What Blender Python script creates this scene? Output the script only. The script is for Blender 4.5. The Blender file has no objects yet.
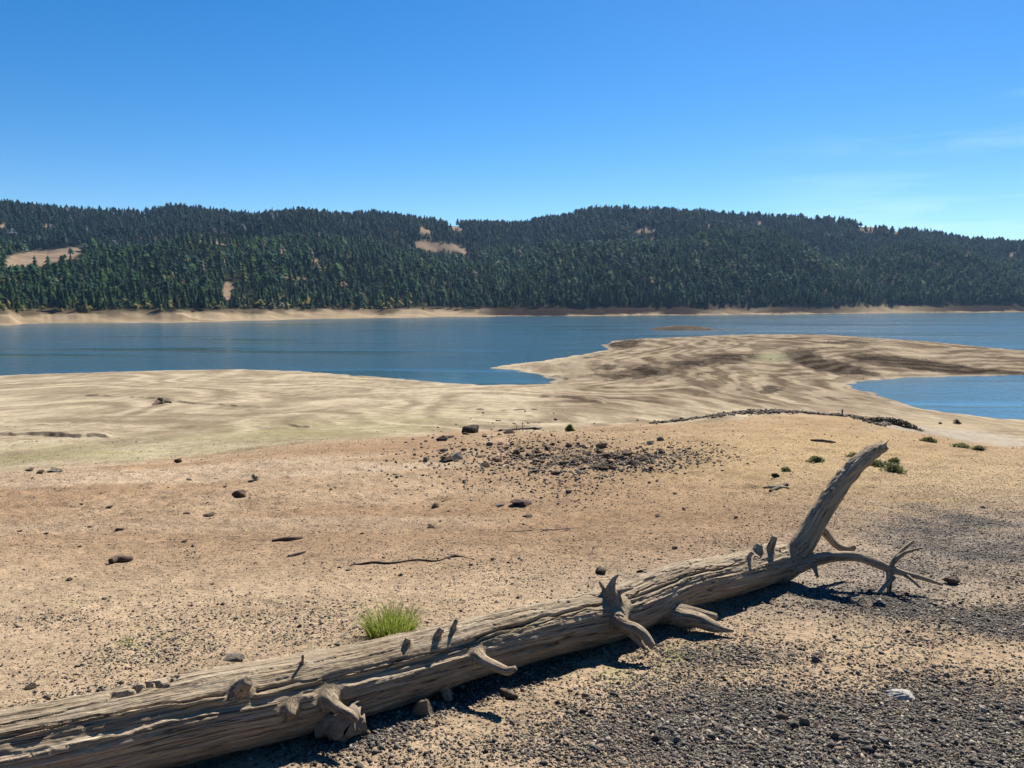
import bpy, bmesh, math, random
import numpy as np
from mathutils import Vector, Matrix

rng = np.random.default_rng(11)
random.seed(5)
scene = bpy.context.scene
COL = scene.collection

# ------------------------------------------------------------------ camera
CAMZ = 20.0
F = 760.0
HOR = 300.0
PITCH = math.atan((384 - HOR) / F)
CP, SP = math.cos(PITCH), math.sin(PITCH)
CAM = np.array([0.0, 0.0, CAMZ])
FWD = np.array([0.0, CP, -SP]); UP = np.array([0.0, SP, CP]); RIGHT = np.array([1.0, 0, 0])


def ray(px, py):
    return FWD + RIGHT * ((px - 512) / F) + UP * ((384 - py) / F)


def at_depth(px, py, d):
    return CAM + ray(px, py) * d


def unproject(px, py, z=0.0):
    r = ray(px, py)
    k = (z - CAMZ) / r[2]
    return CAM + r * k


def project(X, Y, Z):
    dep = Y * CP - (Z - CAMZ) * SP
    dep = np.where(dep > 0.05, dep, 0.05)
    u = Y * SP + (Z - CAMZ) * CP
    return 512 + F * X / dep, 384 - F * u / dep, dep


def z_at(Y, py):
    return CAMZ - Y * math.tan(PITCH + math.atan((py - 384) / F))


# ------------------------------------------------------------------ numpy noise
def _hash(ix, iy, iz, seed):
    h = (ix.astype(np.int64) * 374761393 + iy.astype(np.int64) * 668265263 + iz.astype(np.int64) * 2147483647 + seed * 144665) & 0xFFFFFFFF
    h = ((h ^ (h >> 13)) * 1274126177) & 0xFFFFFFFF
    h = ((h ^ (h >> 16)) * 2246822519) & 0xFFFFFFFF
    return ((h ^ (h >> 15)) & 0xFFFF) / 65535.0 * 2 - 1


def vn2(x, y, seed=0):
    x = np.asarray(x, float); y = np.asarray(y, float)
    ix = np.floor(x); iy = np.floor(y)
    fx = x - ix; fy = y - iy
    fx = fx * fx * fx * (fx * (fx * 6 - 15) + 10); fy = fy * fy * fy * (fy * (fy * 6 - 15) + 10)
    z = np.zeros_like(ix)
    a = _hash(ix, iy, z, seed); b = _hash(ix + 1, iy, z, seed)
    c = _hash(ix, iy + 1, z, seed); d = _hash(ix + 1, iy + 1, z, seed)
    return (a * (1 - fx) + b * fx) * (1 - fy) + (c * (1 - fx) + d * fx) * fy


def fbm2(x, y, oct=4, seed=0, gain=0.5):
    s = 0; a = 1.0; t = 0
    for o in range(oct):
        s = s + a * vn2(x * 2 ** o + 17.3 * o, y * 2 ** o - 9.1 * o, seed + o); t += a; a *= gain
    return s / t


def vn3(x, y, z, seed=0):
    ix = np.floor(x); iy = np.floor(y); iz = np.floor(z)
    fx = x - ix; fy = y - iy; fz = z - iz
    fx = fx * fx * (3 - 2 * fx); fy = fy * fy * (3 - 2 * fy); fz = fz * fz * (3 - 2 * fz)
    r = 0
    for dz in (0, 1):
        wz = fz if dz else 1 - fz
        for dy in (0, 1):
            wy = fy if dy else 1 - fy
            for dx in (0, 1):
                wx = fx if dx else 1 - fx
                r = r + _hash(ix + dx, iy + dy, iz + dz, seed) * wx * wy * wz
    return r


def sstep(a, b, x):
    t = np.clip((x - a) / (b - a), 0, 1)
    return t * t * (3 - 2 * t)


def hermite(xs, ys, x):
    xs = np.array(xs, float); ys = np.array(ys, float)
    m = np.gradient(ys, xs)
    x = np.clip(x, xs[0], xs[-1])
    i = np.clip(np.searchsorted(xs, x) - 1, 0, len(xs) - 2)
    h = xs[i + 1] - xs[i]; t = (x - xs[i]) / h
    return ((2 * t**3 - 3 * t**2 + 1) * ys[i] + (t**3 - 2 * t**2 + t) * h * m[i]
            + (-2 * t**3 + 3 * t**2) * ys[i + 1] + (t**3 - t**2) * h * m[i + 1])


# ------------------------------------------------------------------ object helpers
def tag(o, label=None, cat=None, group=None, kind=None):
    if label: o['label'] = label
    if cat: o['category'] = cat
    if group: o['group'] = group
    if kind: o['kind'] = kind
    return o


def np_mesh(name, verts, faces, smooth=True, colors=None, attrs=None):
    """faces: (n,3) or (n,4) int array"""
    me = bpy.data.meshes.new(name)
    verts = np.ascontiguousarray(verts, dtype=np.float32); faces = np.ascontiguousarray(faces, dtype=np.int32)
    k = faces.shape[1]; n = faces.shape[0]
    me.vertices.add(len(verts)); me.vertices.foreach_set('co', verts.ravel())
    me.loops.add(n * k); me.loops.foreach_set('vertex_index', faces.ravel())
    me.polygons.add(n)
    me.polygons.foreach_set('loop_start', np.arange(0, n * k, k, dtype=np.int32))
    if smooth:
        me.polygons.foreach_set('use_smooth', np.ones(n, dtype=bool))
    if colors is not None:
        for nm, c in colors.items():
            a = me.color_attributes.new(nm, 'FLOAT_COLOR', 'POINT')
            cc = np.ones((len(verts), 4), dtype=np.float32); cc[:, :3] = c
            a.data.foreach_set('color', cc.ravel())
    if attrs is not None:
        for nm, v in attrs.items():
            v = np.asarray(v, dtype=np.float32)
            if v.ndim == 2:
                a = me.attributes.new(nm, 'FLOAT_VECTOR', 'POINT'); a.data.foreach_set('vector', v.ravel())
            else:
                a = me.attributes.new(nm, 'FLOAT', 'POINT'); a.data.foreach_set('value', v)
    me.update(calc_edges=True)
    me.validate()
    return me


def link(name, me, mat=None, parent=None):
    o = bpy.data.objects.new(name, me)
    COL.objects.link(o)
    if mat is not None and len(me.materials) == 0:
        me.materials.append(mat)
    if parent is not None:
        o.parent = parent
    return o


def empty(name, loc):
    o = bpy.data.objects.new(name, None); COL.objects.link(o); o.location = loc
    o.empty_display_size = 0.2
    return o


# ------------------------------------------------------------------ materials
class NT:
    def __init__(self, name):
        self.m = bpy.data.materials.new(name); self.m.use_nodes = True
        self.t = self.m.node_tree; self.t.nodes.clear()
        self.out = self.n('ShaderNodeOutputMaterial')

    def n(self, typ, **kw):
        nd = self.t.nodes.new(typ)
        for k, v in kw.items():
            if k.startswith('i_'):
                nd.inputs[k[2:].replace('_', ' ')].default_value = v
            else:
                setattr(nd, k, v)
        return nd

    def l(self, a, b): self.t.links.new(a, b)

    def math(self, op, a, b=None, clamp=False):
        nd = self.n('ShaderNodeMath', operation=op, use_clamp=clamp)
        for i, v in enumerate((a, b)):
            if v is None: continue
            if isinstance(v, (int, float)): nd.inputs[i].default_value = v
            else: self.l(v, nd.inputs[i])
        return nd.outputs[0]

    def noise(self, vec, scale, detail=3, rough=0.55, dist=0.0):
        nd = self.n('ShaderNodeTexNoise')
        nd.inputs['Scale'].default_value = scale; nd.inputs['Detail'].default_value = detail
        nd.inputs['Roughness'].default_value = rough; nd.inputs['Distortion'].default_value = dist
        if vec is not None: self.l(vec, nd.inputs['Vector'])
        return nd.outputs['Fac']

    def ramp(self, fac, stops):
        nd = self.n('ShaderNodeValToRGB')
        while len(nd.color_ramp.elements) < len(stops): nd.color_ramp.elements.new(0.5)
        for e, (p, c) in zip(nd.color_ramp.elements, stops):
            e.position = p; e.color = (*c, 1) if len(c) == 3 else c
        self.l(fac, nd.inputs[0])
        return nd.outputs[0]

    def mix(self, fac, a, b, blend='MIX'):
        nd = self.n('ShaderNodeMix', data_type='RGBA', blend_type=blend)
        for s, v in ((nd.inputs[0], fac), (nd.inputs[6], a), (nd.inputs[7], b)):
            if isinstance(v, (int, float)): s.default_value = v
            elif isinstance(v, tuple): s.default_value = (*v, 1)
            else: self.l(v, s)
        return nd.outputs[2]

    def bsdf(self, color, rough=0.9, spec=0.2, bump=None, bump_strength=1.0, bump_dist=0.01):
        b = self.n('ShaderNodeBsdfPrincipled')
        if isinstance(color, tuple): b.inputs['Base Color'].default_value = (*color, 1)
        else: self.l(color, b.inputs['Base Color'])
        if isinstance(rough, (int, float)): b.inputs['Roughness'].default_value = rough
        else: self.l(rough, b.inputs['Roughness'])
        b.inputs['Specular IOR Level'].default_value = spec
        if bump is not None:
            bn = self.n('ShaderNodeBump'); bn.inputs['Strength'].default_value = bump_strength
            bn.inputs['Distance'].default_value = bump_dist
            self.l(bump, bn.inputs['Height']); self.l(bn.outputs[0], b.inputs['Normal'])
        self.l(b.outputs[0], self.out.inputs[0])
        return b


def attr(nt, name):
    nd = nt.n('ShaderNodeAttribute', attribute_name=name)
    return nd


def mat_ground():
    nt = NT('ground_soil')
    pos = nt.n('ShaderNodeNewGeometry').outputs['Position']
    zone = attr(nt, 'zone').outputs['Color']
    grit = attr(nt, 'grit').outputs['Fac']
    near = attr(nt, 'near').outputs['Fac']          # 1 close to, 0 far (size of grain worth showing)
    n1 = nt.noise(pos, 90, 3, 0.7)
    n2 = nt.noise(pos, 14, 4, 0.65)
    n3 = nt.noise(pos, 1.7, 4, 0.6)
    n4 = nt.noise(pos, 0.28, 4, 0.65)
    v = nt.math('ADD', nt.math('MULTIPLY', nt.math('SUBTRACT', n2, 0.5), 1.3), nt.math('MULTIPLY', nt.math('SUBTRACT', n1, 0.5), 1.3))
    v = nt.math('MULTIPLY', v, near)
    v = nt.math('ADD', v, nt.math('MULTIPLY', nt.math('SUBTRACT', n3, 0.5), 0.8))
    v = nt.math('ADD', v, nt.math('MULTIPLY', nt.math('SUBTRACT', n4, 0.5), 0.6))
    k = nt.math('ADD', v, 1.0)
    comb = nt.n('ShaderNodeCombineColor'); [nt.l(k, comb.inputs[i]) for i in range(3)]
    c = nt.mix(1.0, zone, comb.outputs[0], 'MULTIPLY')
    # coarse dark and pale grains lying in the soil
    vor = nt.n('ShaderNodeTexVoronoi', feature='F1'); vor.inputs['Scale'].default_value = 42
    nt.l(pos, vor.inputs['Vector'])
    sep = nt.n('ShaderNodeSeparateColor'); nt.l(vor.outputs['Color'], sep.inputs[0])
    g = nt.math('LESS_THAN', sep.outputs[0], grit)
    g = nt.math('MULTIPLY', g, nt.math('LESS_THAN', vor.outputs['Distance'], 0.42))
    g = nt.math('MULTIPLY', g, near)
    gc = nt.ramp(sep.outputs[1], [(0, (.03, .027, .023)), (.55, (.085, .072, .058)), (.85, (.16, .135, .105)), (1, (.28, .235, .175))])
    c = nt.mix(g, c, gc)
    h = nt.math('ADD', nt.math('MULTIPLY', n1, 0.35), n2)
    h = nt.math('ADD', h, nt.math('MULTIPLY', g, 0.5))
    nt.bsdf(c, 1.0, 0.0, h, 1.0, 0.03)
    return nt.m


def mat_rock(name, stops, scale=9.0):
    nt = NT(name)
    tc = nt.n('ShaderNodeTexCoord').outputs['Object']
    oi = nt.n('ShaderNodeObjectInfo').outputs['Random']
    n = nt.noise(tc, 2.2, 5, 0.65)
    f = nt.math('ADD', nt.math('MULTIPLY', n, 0.55), nt.math('MULTIPLY', oi, 0.45))
    c = nt.ramp(f, stops)
    n2 = nt.noise(tc, scale, 4, 0.7)
    c = nt.mix(nt.math('MULTIPLY', nt.math('GREATER_THAN', n2, 0.6), 0.35), c, (.21, .17, .12))
    nt.bsdf(c, 0.92, 0.1, n2, 0.5, 0.05)
    return nt.m


def mat_gravel():
    nt = NT('gravel_stone')
    tint = attr(nt, 'tint').outputs['Color']
    pos = nt.n('ShaderNodeNewGeometry').outputs['Position']
    n = nt.noise(pos, 160, 2, 0.6)
    k = nt.math('ADD', nt.math('MULTIPLY', n, 0.7), 0.65)
    comb = nt.n('ShaderNodeCombineColor'); [nt.l(k, comb.inputs[i]) for i in range(3)]
    c = nt.mix(1.0, tint, comb.outputs[0], 'MULTIPLY')
    nt.bsdf(c, 0.8, 0.12)
    return nt.m


def mat_wood():
    nt = NT('weathered_wood')
    fib = attr(nt, 'fiber').outputs['Vector']
    grain = nt.noise(fib, 1.0, 5, 0.65)
    mp = nt.n('ShaderNodeVectorMath', operation='MULTIPLY'); nt.l(fib, mp.inputs[0]); mp.inputs[1].default_value = (2.0, 4.5, 4.5)
    fine = nt.noise(mp.outputs[0], 1.0, 4, 0.7)
    pos = nt.n('ShaderNodeNewGeometry').outputs['Position']
    blot = nt.noise(pos, 2.6, 5, 0.65)
    c = nt.ramp(grain, [(.26, (.14, .10, .066)), (.40, (.285, .22, .15)), (.58, (.385, .312, .222)), (.78, (.47, .395, .295))])
    mc = nt.n('ShaderNodeVectorMath', operation='MULTIPLY'); nt.l(fib, mc.inputs[0]); mc.inputs[1].default_value = (.55, .9, .9)
    ck = nt.math('ABSOLUTE', nt.math('SUBTRACT', nt.noise(mc.outputs[0], 1.0, 3, 0.5), 0.5))
    ck = nt.ramp(ck, [(0.0, (1, 1, 1)), (.018, (0, 0, 0))])
    c = nt.mix(nt.math('MULTIPLY', nt.ramp(blot, [(.45, (0, 0, 0)), (.7, (1, 1, 1))]), 0.5), c, (.21, .16, .105))
    k = nt.math('ADD', nt.math('MULTIPLY', fine, 0.8), 0.6)
    comb = nt.n('ShaderNodeCombineColor'); [nt.l(k, comb.inputs[i]) for i in range(3)]
    c = nt.mix(1.0, c, comb.outputs[0], 'MULTIPLY')
    h = nt.math('ADD', grain, nt.math('MULTIPLY', fine, 0.7))
    h = nt.math('SUBTRACT', h, nt.math('MULTIPLY', ck, 0.9))
    c = nt.mix(nt.math('MULTIPLY', ck, .75), c, (.045, .032, .022))
    nt.bsdf(c, 0.9, 0.08, h, 1.0, 0.016)
    return nt.m


def mat_simple_wood(name, dark, light):
    nt = NT(name)
    tc = nt.n('ShaderNodeTexCoord').outputs['Object']
    mp = nt.n('ShaderNodeVectorMath', operation='MULTIPLY'); nt.l(tc, mp.inputs[0]); mp.inputs[1].default_value = (6, 60, 60)
    n = nt.noise(mp.outputs[0], 1.0, 4, 0.65)
    c = nt.ramp(n, [(.3, dark), (.7, light)])
    nt.bsdf(c, 0.9, 0.15, n, 0.7, 0.01)
    return nt.m


def mat_leaf(name, c0, c1, c2, trans=0.3, attrname=None):
    nt = NT(name)
    pos = nt.n('ShaderNodeNewGeometry').outputs['Position']
    if attrname:
        f = attr(nt, attrname).outputs['Fac']
    else:
        f = nt.noise(pos, 23, 3, 0.7)
    c = nt.ramp(f, [(.25, c0), (.5, c1), (.8, c2)])
    b = nt.n('ShaderNodeBsdfPrincipled'); nt.l(c, b.inputs['Base Color']); b.inputs['Roughness'].default_value = 0.6
    b.inputs['Specular IOR Level'].default_value = 0.2
    tr = nt.n('ShaderNodeBsdfTranslucent'); nt.l(c, tr.inputs['Color'])
    ms = nt.n('ShaderNodeMixShader'); ms.inputs[0].default_value = trans
    nt.l(b.outputs[0], ms.inputs[1]); nt.l(tr.outputs[0], ms.inputs[2]); nt.l(ms.outputs[0], nt.out.inputs[0])
    return nt.m


def mat_tree():
    nt = NT('conifer_needles')
    t = attr(nt, 'tint').outputs['Color']
    oi = nt.n('ShaderNodeObjectInfo').outputs['Random']
    pos = nt.n('ShaderNodeNewGeometry').outputs['Position']
    n = nt.noise(pos, 0.9, 3, 0.7)
    k = nt.math('ADD', nt.math('MULTIPLY', n, 1.1), nt.math('ADD', nt.math('MULTIPLY', oi, 0.35), 0.3))
    comb = nt.n('ShaderNodeCombineColor'); [nt.l(k, comb.inputs[i]) for i in range(3)]
    c = nt.mix(1.0, t, comb.outputs[0], 'MULTIPLY')
    nt.bsdf(c, 0.9, 0.02)
    return nt.m


def mat_water():
    nt = NT('lake_water')
    pos = nt.n('ShaderNodeNewGeometry').outputs['Position']
    mp = nt.n('ShaderNodeVectorMath', operation='MULTIPLY'); nt.l(pos, mp.inputs[0]); mp.inputs[1].default_value = (0.55, 1.0, 1.0)
    w1 = nt.noise(mp.outputs[0], 1.5, 3, 0.6, 0.4)
    w2 = nt.noise(mp.outputs[0], 0.35, 3, 0.6, 0.3)
    mq = nt.n('ShaderNodeVectorMath', operation='MULTIPLY'); nt.l(pos, mq.inputs[0]); mq.inputs[1].default_value = (0.0035, 0.028, 1.0)
    lane = nt.noise(mq.outputs[0], 1.0, 4, 0.6, 0.6)
    sx = nt.n('ShaderNodeSeparateXYZ'); nt.l(pos, sx.inputs[0])
    # the inlet behind the spit lies sheltered and calm
    calm = nt.math('MULTIPLY', nt.math('LESS_THAN', sx.outputs[1], 185.0), nt.math('GREATER_THAN', sx.outputs[0], 40.0))
    amp = nt.ramp(lane, [(.38, (.08, .08, .08)), (.56, (1, 1, 1))])
    amp = nt.math('MULTIPLY', amp, nt.math('SUBTRACT', 1.0, nt.math('MULTIPLY', calm, 0.72)))
    h = nt.math('ADD', nt.math('MULTIPLY', w1, 0.35), w2)
    h = nt.math('MULTIPLY', h, amp)
    b = nt.bsdf((.02, .058, .07), 0.13, 0.5, h, 1.0, 0.62)
    b.inputs['IOR'].default_value = 1.33
    return nt.m


# ------------------------------------------------------------------ terrain
t_in = np.arange(-0.78, 0.7801, 0.0021)
t_o = 0.78 + np.cumsum(np.linspace(0.003, 0.03, 32))
T = np.concatenate([-t_o[::-1], t_in, t_o])


def rows():
    r = list(np.linspace(-32, 1.4, 40))
    y = 1.5
    while y < 2850:
        r.append(y)
        if y < 14: y += 0.0045 * (y + 1)
        elif y < 250: y += 0.0055 * (y + 1)
        elif y < 520: y += 0.008 * y
        else: y += 0.012 * y
    return np.array(r)


R = rows()
OFF = 1.5
NR, NC = len(R), len(T)
Yg = np.repeat(R[:, None], NC, 1)
Xg = T[None, :] * (np.abs(R)[:, None] + OFF)

# -- near slope and flats, given as profiles along seven lines running away from the viewer
P_cols = {
    -100: [(-40, 22.5), (-6, 19.1), (0, 18.4), (3, 18.0), (6, 17.55), (12, 16.55), (20, 15.2), (27, z_at(27, 474)), (45, z_at(45, 442)), (80, z_at(80, 413)), (120, z_at(120, 394)), (180, z_at(180, 378)), (240, .3), (520, .3)],
    150: [(-40, 22.5), (-6, 19.1), (0, 18.4), (3, 18.0), (6, 17.58), (12, 16.62), (20, 15.35), (28, z_at(28, 464)), (45, z_at(45, 440)), (80, z_at(80, 413)), (120, z_at(120, 393)), (180, z_at(180, 376)), (240, .3), (520, .3)],
    350: [(-40, 22.5), (-6, 19.1), (0, 18.4), (3, 18.0), (6, 17.6), (12, 16.75), (20, 15.6), (32, z_at(32, 445)), (48, z_at(48, 436)), (80, z_at(80, 416)), (120, z_at(120, 397)), (170, z_at(170, 380)), (240, .3), (520, .3)],
    570: [(-40, 22.5), (-6, 19.1), (0, 18.4), (3, 18.0), (6, 17.62), (12, 16.83), (25, 15.2), (34, 14.05), (40, 13.1), (52, 10.4), (80, z_at(80, 419)), (110, z_at(110, 402)), (150, z_at(150, 388)), (180, 2.0), (260, 3.5), (520, 3.5)],
    760: [(-40, 22.5), (-6, 19.1), (0, 18.4), (3, 18.0), (6, 17.64), (12, 16.9), (25, 15.35), (45, 13.0), (60, z_at(60, 411)), (74, 8.4), (95, 5.6), (125, 4.0), (160, 3.2), (220, 4.2), (300, 4.6), (520, 4.5)],
    860: [(-40, 22.5), (-6, 19.1), (0, 18.4), (3, 18.0), (6, 17.64), (12, 16.88), (25, 15.2), (42, 13.0), (56, z_at(56, 417)), (68, 8.6), (90, 5.2), (120, 2.2), (160, 2.6), (220, 4.2), (300, 4.6), (520, 4.5)],
    1000: [(-40, 22.5), (-6, 19.1), (0, 18.4), (3, 18.0), (6, 17.62), (12, 16.8), (25, 14.95), (45, z_at(45, 446)), (60, z_at(60, 438)), (80, z_at(80, 430)), (100, z_at(100, 424)), (120, z_at(120, 418)), (160, 1.6), (220, 3.2), (300, 3.6), (520, 3.6)],
    1200: [(-40, 22.5), (-6, 19.1), (0, 18.4), (3, 18.0), (6, 17.6), (12, 16.7), (25, 14.6), (45, z_at(45, 450)), (60, z_at(60, 440)), (80, z_at(80, 431)), (100, z_at(100, 425)), (120, z_at(120, 419)), (160, 1.6), (220, 3.0), (300, 3.2), (520, 3.2)],
}
pk = np.array(sorted(P_cols))
prow = np.array([hermite([p[0] for p in P_cols[k]], [p[1] for p in P_cols[k]], R) for k in pk])   # (ncol, NR)
drop = np.clip(1.6 + 0.14 * np.abs(Yg), 0, 18)
pxc = 512 + F * Xg / np.maximum(Yg * CP + drop * SP, 0.6)
pxc = np.where(Yg < 1.0, 512, pxc)
q = np.clip(pxc, pk[0], pk[-1])
ci = np.clip(np.searchsorted(pk, q) - 1, 0, len(pk) - 2)
ct = (q - pk[ci]) / (pk[ci + 1] - pk[ci]); ct = ct * ct * (3 - 2 * ct)
ri = np.repeat(np.arange(NR)[:, None], NC, 1)
Zp = prow[ci, ri] * (1 - ct) + prow[ci + 1, ri] * ct

# -- shoreline of the near land and the inlet, as it lies on the water plane
shore = [(-900, 372), (-400, 374), (-100, 376), (0, 375.5), (60, 373), (150, 371), (240, 369.5), (300, 371), (350, 375), (400, 379), (440, 383), (480, 384.6), (520, 384.8), (545, 384), (553, 380), (545, 375.5), (520, 371), (485, 368.2), (510, 364.5),
         (545, 360), (580, 354.5), (607, 349.5), (602, 345), (612, 341), (640, 338.6), (700, 337.8), (760, 337.2), (850, 338.5), (920, 341), (970, 345.5), (1024, 351), (1200, 364), (1500, 371)]
lagoon = [(848, 384.5), (870, 380.5), (900, 377.8), (960, 376.2), (1024, 375.3), (1150, 374.8), (1400, 377), (1400, 428), (1200, 425), (1024, 420), (960, 414), (925, 408.5), (900, 402), (875, 394), (856, 388.5)]
Sh = np.array([unproject(*p)[:2] for p in shore]); Lg = np.array([unproject(*p)[:2] for p in lagoon])
land = np.vstack([Sh, [[600, 120], [600, -80], [-600, -80], [-900, 150]]])


def sdf_poly(P, poly):
    d2 = np.full(len(P), 1e18); inside = np.zeros(len(P), bool)
    n = len(poly)
    for i in range(n):
        a = poly[i]; b = poly[(i + 1) % n]
        ab = b - a; ap = P - a
        tt = np.clip((ap @ ab) / (ab @ ab), 0, 1)
        dd = ap - tt[:, None] * ab
        d2 = np.minimum(d2, (dd * dd).sum(1))
        c = (a[1] > P[:, 1]) != (b[1] > P[:, 1])
        with np.errstate(divide='ignore', invalid='ignore'):
            xi = (b[0] - a[0]) * (P[:, 1] - a[1]) / (b[1] - a[1]) + a[0]
        inside ^= c & (P[:, 0] < xi)
    d = np.sqrt(d2)
    return np.where(inside, d, -d)


sd = np.full((NR, NC), 60.0)
m_ = (Yg > 70) & (Yg < 540)
PP = np.stack([Xg[m_], Yg[m_]], 1)
wob = 1.6 * fbm2(PP[:, 0] / 9, PP[:, 1] / 9, 3, 40) + 0.8 * vn2(PP[:, 0] / 2.5, PP[:, 1] / 2.5, 41)
sd[m_] = np.minimum(sdf_poly(PP, land), -sdf_poly(PP, Lg)) + wob * np.clip(PP[:, 1] / 150, .3, 1.2)
sd[Yg >= 540] = -60
sd[Yg <= 70] = 80

g = np.where(sd > 0, 0.075 * sd, 0.08 * sd)
prof = np.maximum(Zp, np.minimum(0.03 * np.maximum(sd, 0), 1.0))
kk = 0.5
hh = np.clip(0.5 + 0.5 * (g - prof) / kk, 0, 1)
smin = g * (1 - hh) + prof * hh - kk * hh * (1 - hh)
Zn = np.where(Yg > 75, np.where(sd > 12, smin, np.minimum(g, smin + .25)), prof)
Zn = np.where(sd <= 0, np.maximum(g, -2.0), np.maximum(Zn, 0.02 * np.maximum(sd, 0)))
# relief
fl = np.clip(sd / 25, 0, 1) * sstep(40, 90, Yg)
Zn = Zn + fl * (0.34 * fbm2(Xg / 30, Yg / 40, 3, 3) + 0.05 * fbm2(Xg / 6, Yg / 8, 3, 8))
# old shorelines: small terraces following the height
tz = Zn / 0.55 + 0.5 * fbm2(Xg / 18, Yg / 18, 3, 77)
Zn = Zn + fl * 0.02 * np.sin(2 * np.pi * tz)
mid = sstep(4, 14, Yg) * (1 - sstep(60, 110, Yg))
Zn = Zn + mid * (0.22 * fbm2(Xg / 7, Yg / 7, 4, 12) + 0.06 * fbm2(Xg / 1.6, Yg / 1.6, 3, 13) + 0.05 * fbm2(Xg / .45, Yg / .45, 3, 14) + .022 * vn2(Xg / .16, Yg / .16, 15) * (1 - sstep(18, 30, Yg)))
nearm = (1 - sstep(14, 40, Yg)) * (Yg > -5)
Zn = Zn + nearm * (0.035 * fbm2(Xg / 0.9, Yg / 0.9, 4, 21) + 0.012 * fbm2(Xg / .12, Yg / .12, 2, 22))
# cobble texture of the mound
pxv, pyv, _ = project(Xg, Yg, Zn)


def gauss(px, py, cx, cy, sx, sy, rot=0.0):
    c, s = math.cos(rot), math.sin(rot)
    dx, dy = px - cx, py - cy
    a = (dx * c + dy * s) / sx; b = (-dx * s + dy * c) / sy
    return np.exp(-(a * a + b * b))


# -- cut banks: low steps where the water stood
def bank(pts, h, L=16.0):
    global Zn
    xs = [p[0] for p in pts]
    Yl = []
    for (a, b) in pts:
        c = int(np.argmin(np.abs(pxv[np.searchsorted(R, 100)] - a)))
        colp = pyv[:, c]
        cand = np.where((R > 45) & (np.abs(colp - b) < 1.5))[0]
        Yl.append(R[cand[0]] if len(cand) else np.interp(-b, -colp[R > 45], R[R > 45]))
    yl = np.interp(pxv, xs, Yl) + 1.1 * vn2(pxv / 16, pxv * 0, 91) + .35 * vn2(pxv / 5, pxv * 0, 92)
    d = Yg - yl
    e = sstep(xs[0] - 6, xs[0] + 6, pxv) * (1 - sstep(xs[-1] - 6, xs[-1] + 6, pxv))
    e = e * (0.7 + 0.3 * vn2(pxv / 20, pxv * 0, 93))
    Zn = Zn + h * e * np.where((d > -0.4), sstep(-0.4, 0.35, d) * np.exp(-np.maximum(d, 0) / L), 0) * (Yg > 45) * (Yg < 420)
    return e * np.exp(-(d / 0.9) ** 2) * (Yg > 45) * (Yg < 420)


banks = bank([(-60, 433), (0, 434.5), (50, 435.5), (110, 437.5)], 0.22)
banks = np.maximum(banks, bank([(85, 395), (140, 396.5), (185, 401), (230, 405), (262, 407)], .3))
banks = np.maximum(banks, bank([(540, 396), (565, 396), (585, 400), (604, 404)], .6))
banks = np.maximum(banks, bank([(288, 424), (300, 426), (318, 424)], .2))
banks = np.maximum(banks, bank([(470, 408), (500, 409), (540, 408)], .15))

# -- island
ic = unproject(684, 330.3)
ih = 2.9 * (1 - ((Xg - ic[0] - 1) / 24) ** 2 - ((Yg - ic[1] - 9) / 13) ** 2)
tail = 0.35 * (1 - ((Xg - ic[0] - 27) / 16) ** 2 - ((Yg - ic[1] - 6) / 3) ** 2)
ih = np.maximum(np.maximum(ih, tail), -2) + 0.25 * fbm2(Xg / 5, Yg / 5, 3, 55) * (ih > -.5)

# -- far shore and hills
far_px = [-700, -100, -30, 10, 26, 45, 110, 160, 230, 300, 400, 480, 560, 640, 760, 850, 930, 1024, 1150, 1700]
far_py = [325, 326, 326, 325.4, 323.8, 323.2, 323.4, 322.6, 320.8, 319.2, 317.4, 316.6, 315.9, 315.4, 314.4, 313.6, 312.6, 312.0, 311.6, 311.5]
tr_px = [-700, 0, 60, 150, 230, 300, 400, 480, 600, 760, 860, 940, 1024, 1700]
tr_py = [309, 312, 311.5, 310.5, 309.5, 310, 309, 308.5, 307.5, 306, 305, 304.5, 304, 304]
sk_px = [-700, -150, 0, 60, 120, 190, 240, 300, 340, 380, 430, 465, 495, 520, 545, 600, 640, 700, 760, 800, 850, 900, 940, 980, 1024, 1120, 1700]
sk_py = [196, 196, 199, 206, 210, 206, 209, 210, 211.5, 213.5, 219, 221.5, 220.5, 221.5, 217, 207.5, 208.5, 212.5, 215, 217, 220.5, 226, 233, 240, 241.5, 238, 232]
rd_px = [-700, 0, 200, 380, 450, 490, 540, 620, 760, 900, 1024, 1700]
rd_D = [1700, 1700, 1750, 1800, 1950, 2100, 1950, 1850, 1850, 1900, 1950, 1950]
pxh = 512 + F * Xg / np.maximum(Yg * CP + 20 * SP, 1)
hm = Yg > 500
ph = pxh[hm]; yh = Yg[hm]; xh = Xg[hm]
D0 = CAMZ / np.tan(PITCH + np.arctan((np.interp(ph, far_px, far_py) - 384) / F))
D0 = D0 + 26 * fbm2(ph / 34, ph * 0, 4, 61) * np.clip(D0 / 800, .5, 1.3)
pt = np.interp(ph, tr_px, tr_py)
ps = hermite(sk_px, sk_py, ph) + 4.5 + 2.6 * fbm2(ph / 38, ph * 0, 4, 62)
Dr = np.interp(ph, rd_px, rd_D)
D1 = D0 + np.where(ph < 480, 70, 55) * D0 / 900          # where the trees begin


def tanpy(py): return np.tan(PITCH + np.arctan((py - 384) / F))


u = np.clip((yh - D1) / (Dr - D1), 0, 1)
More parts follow.
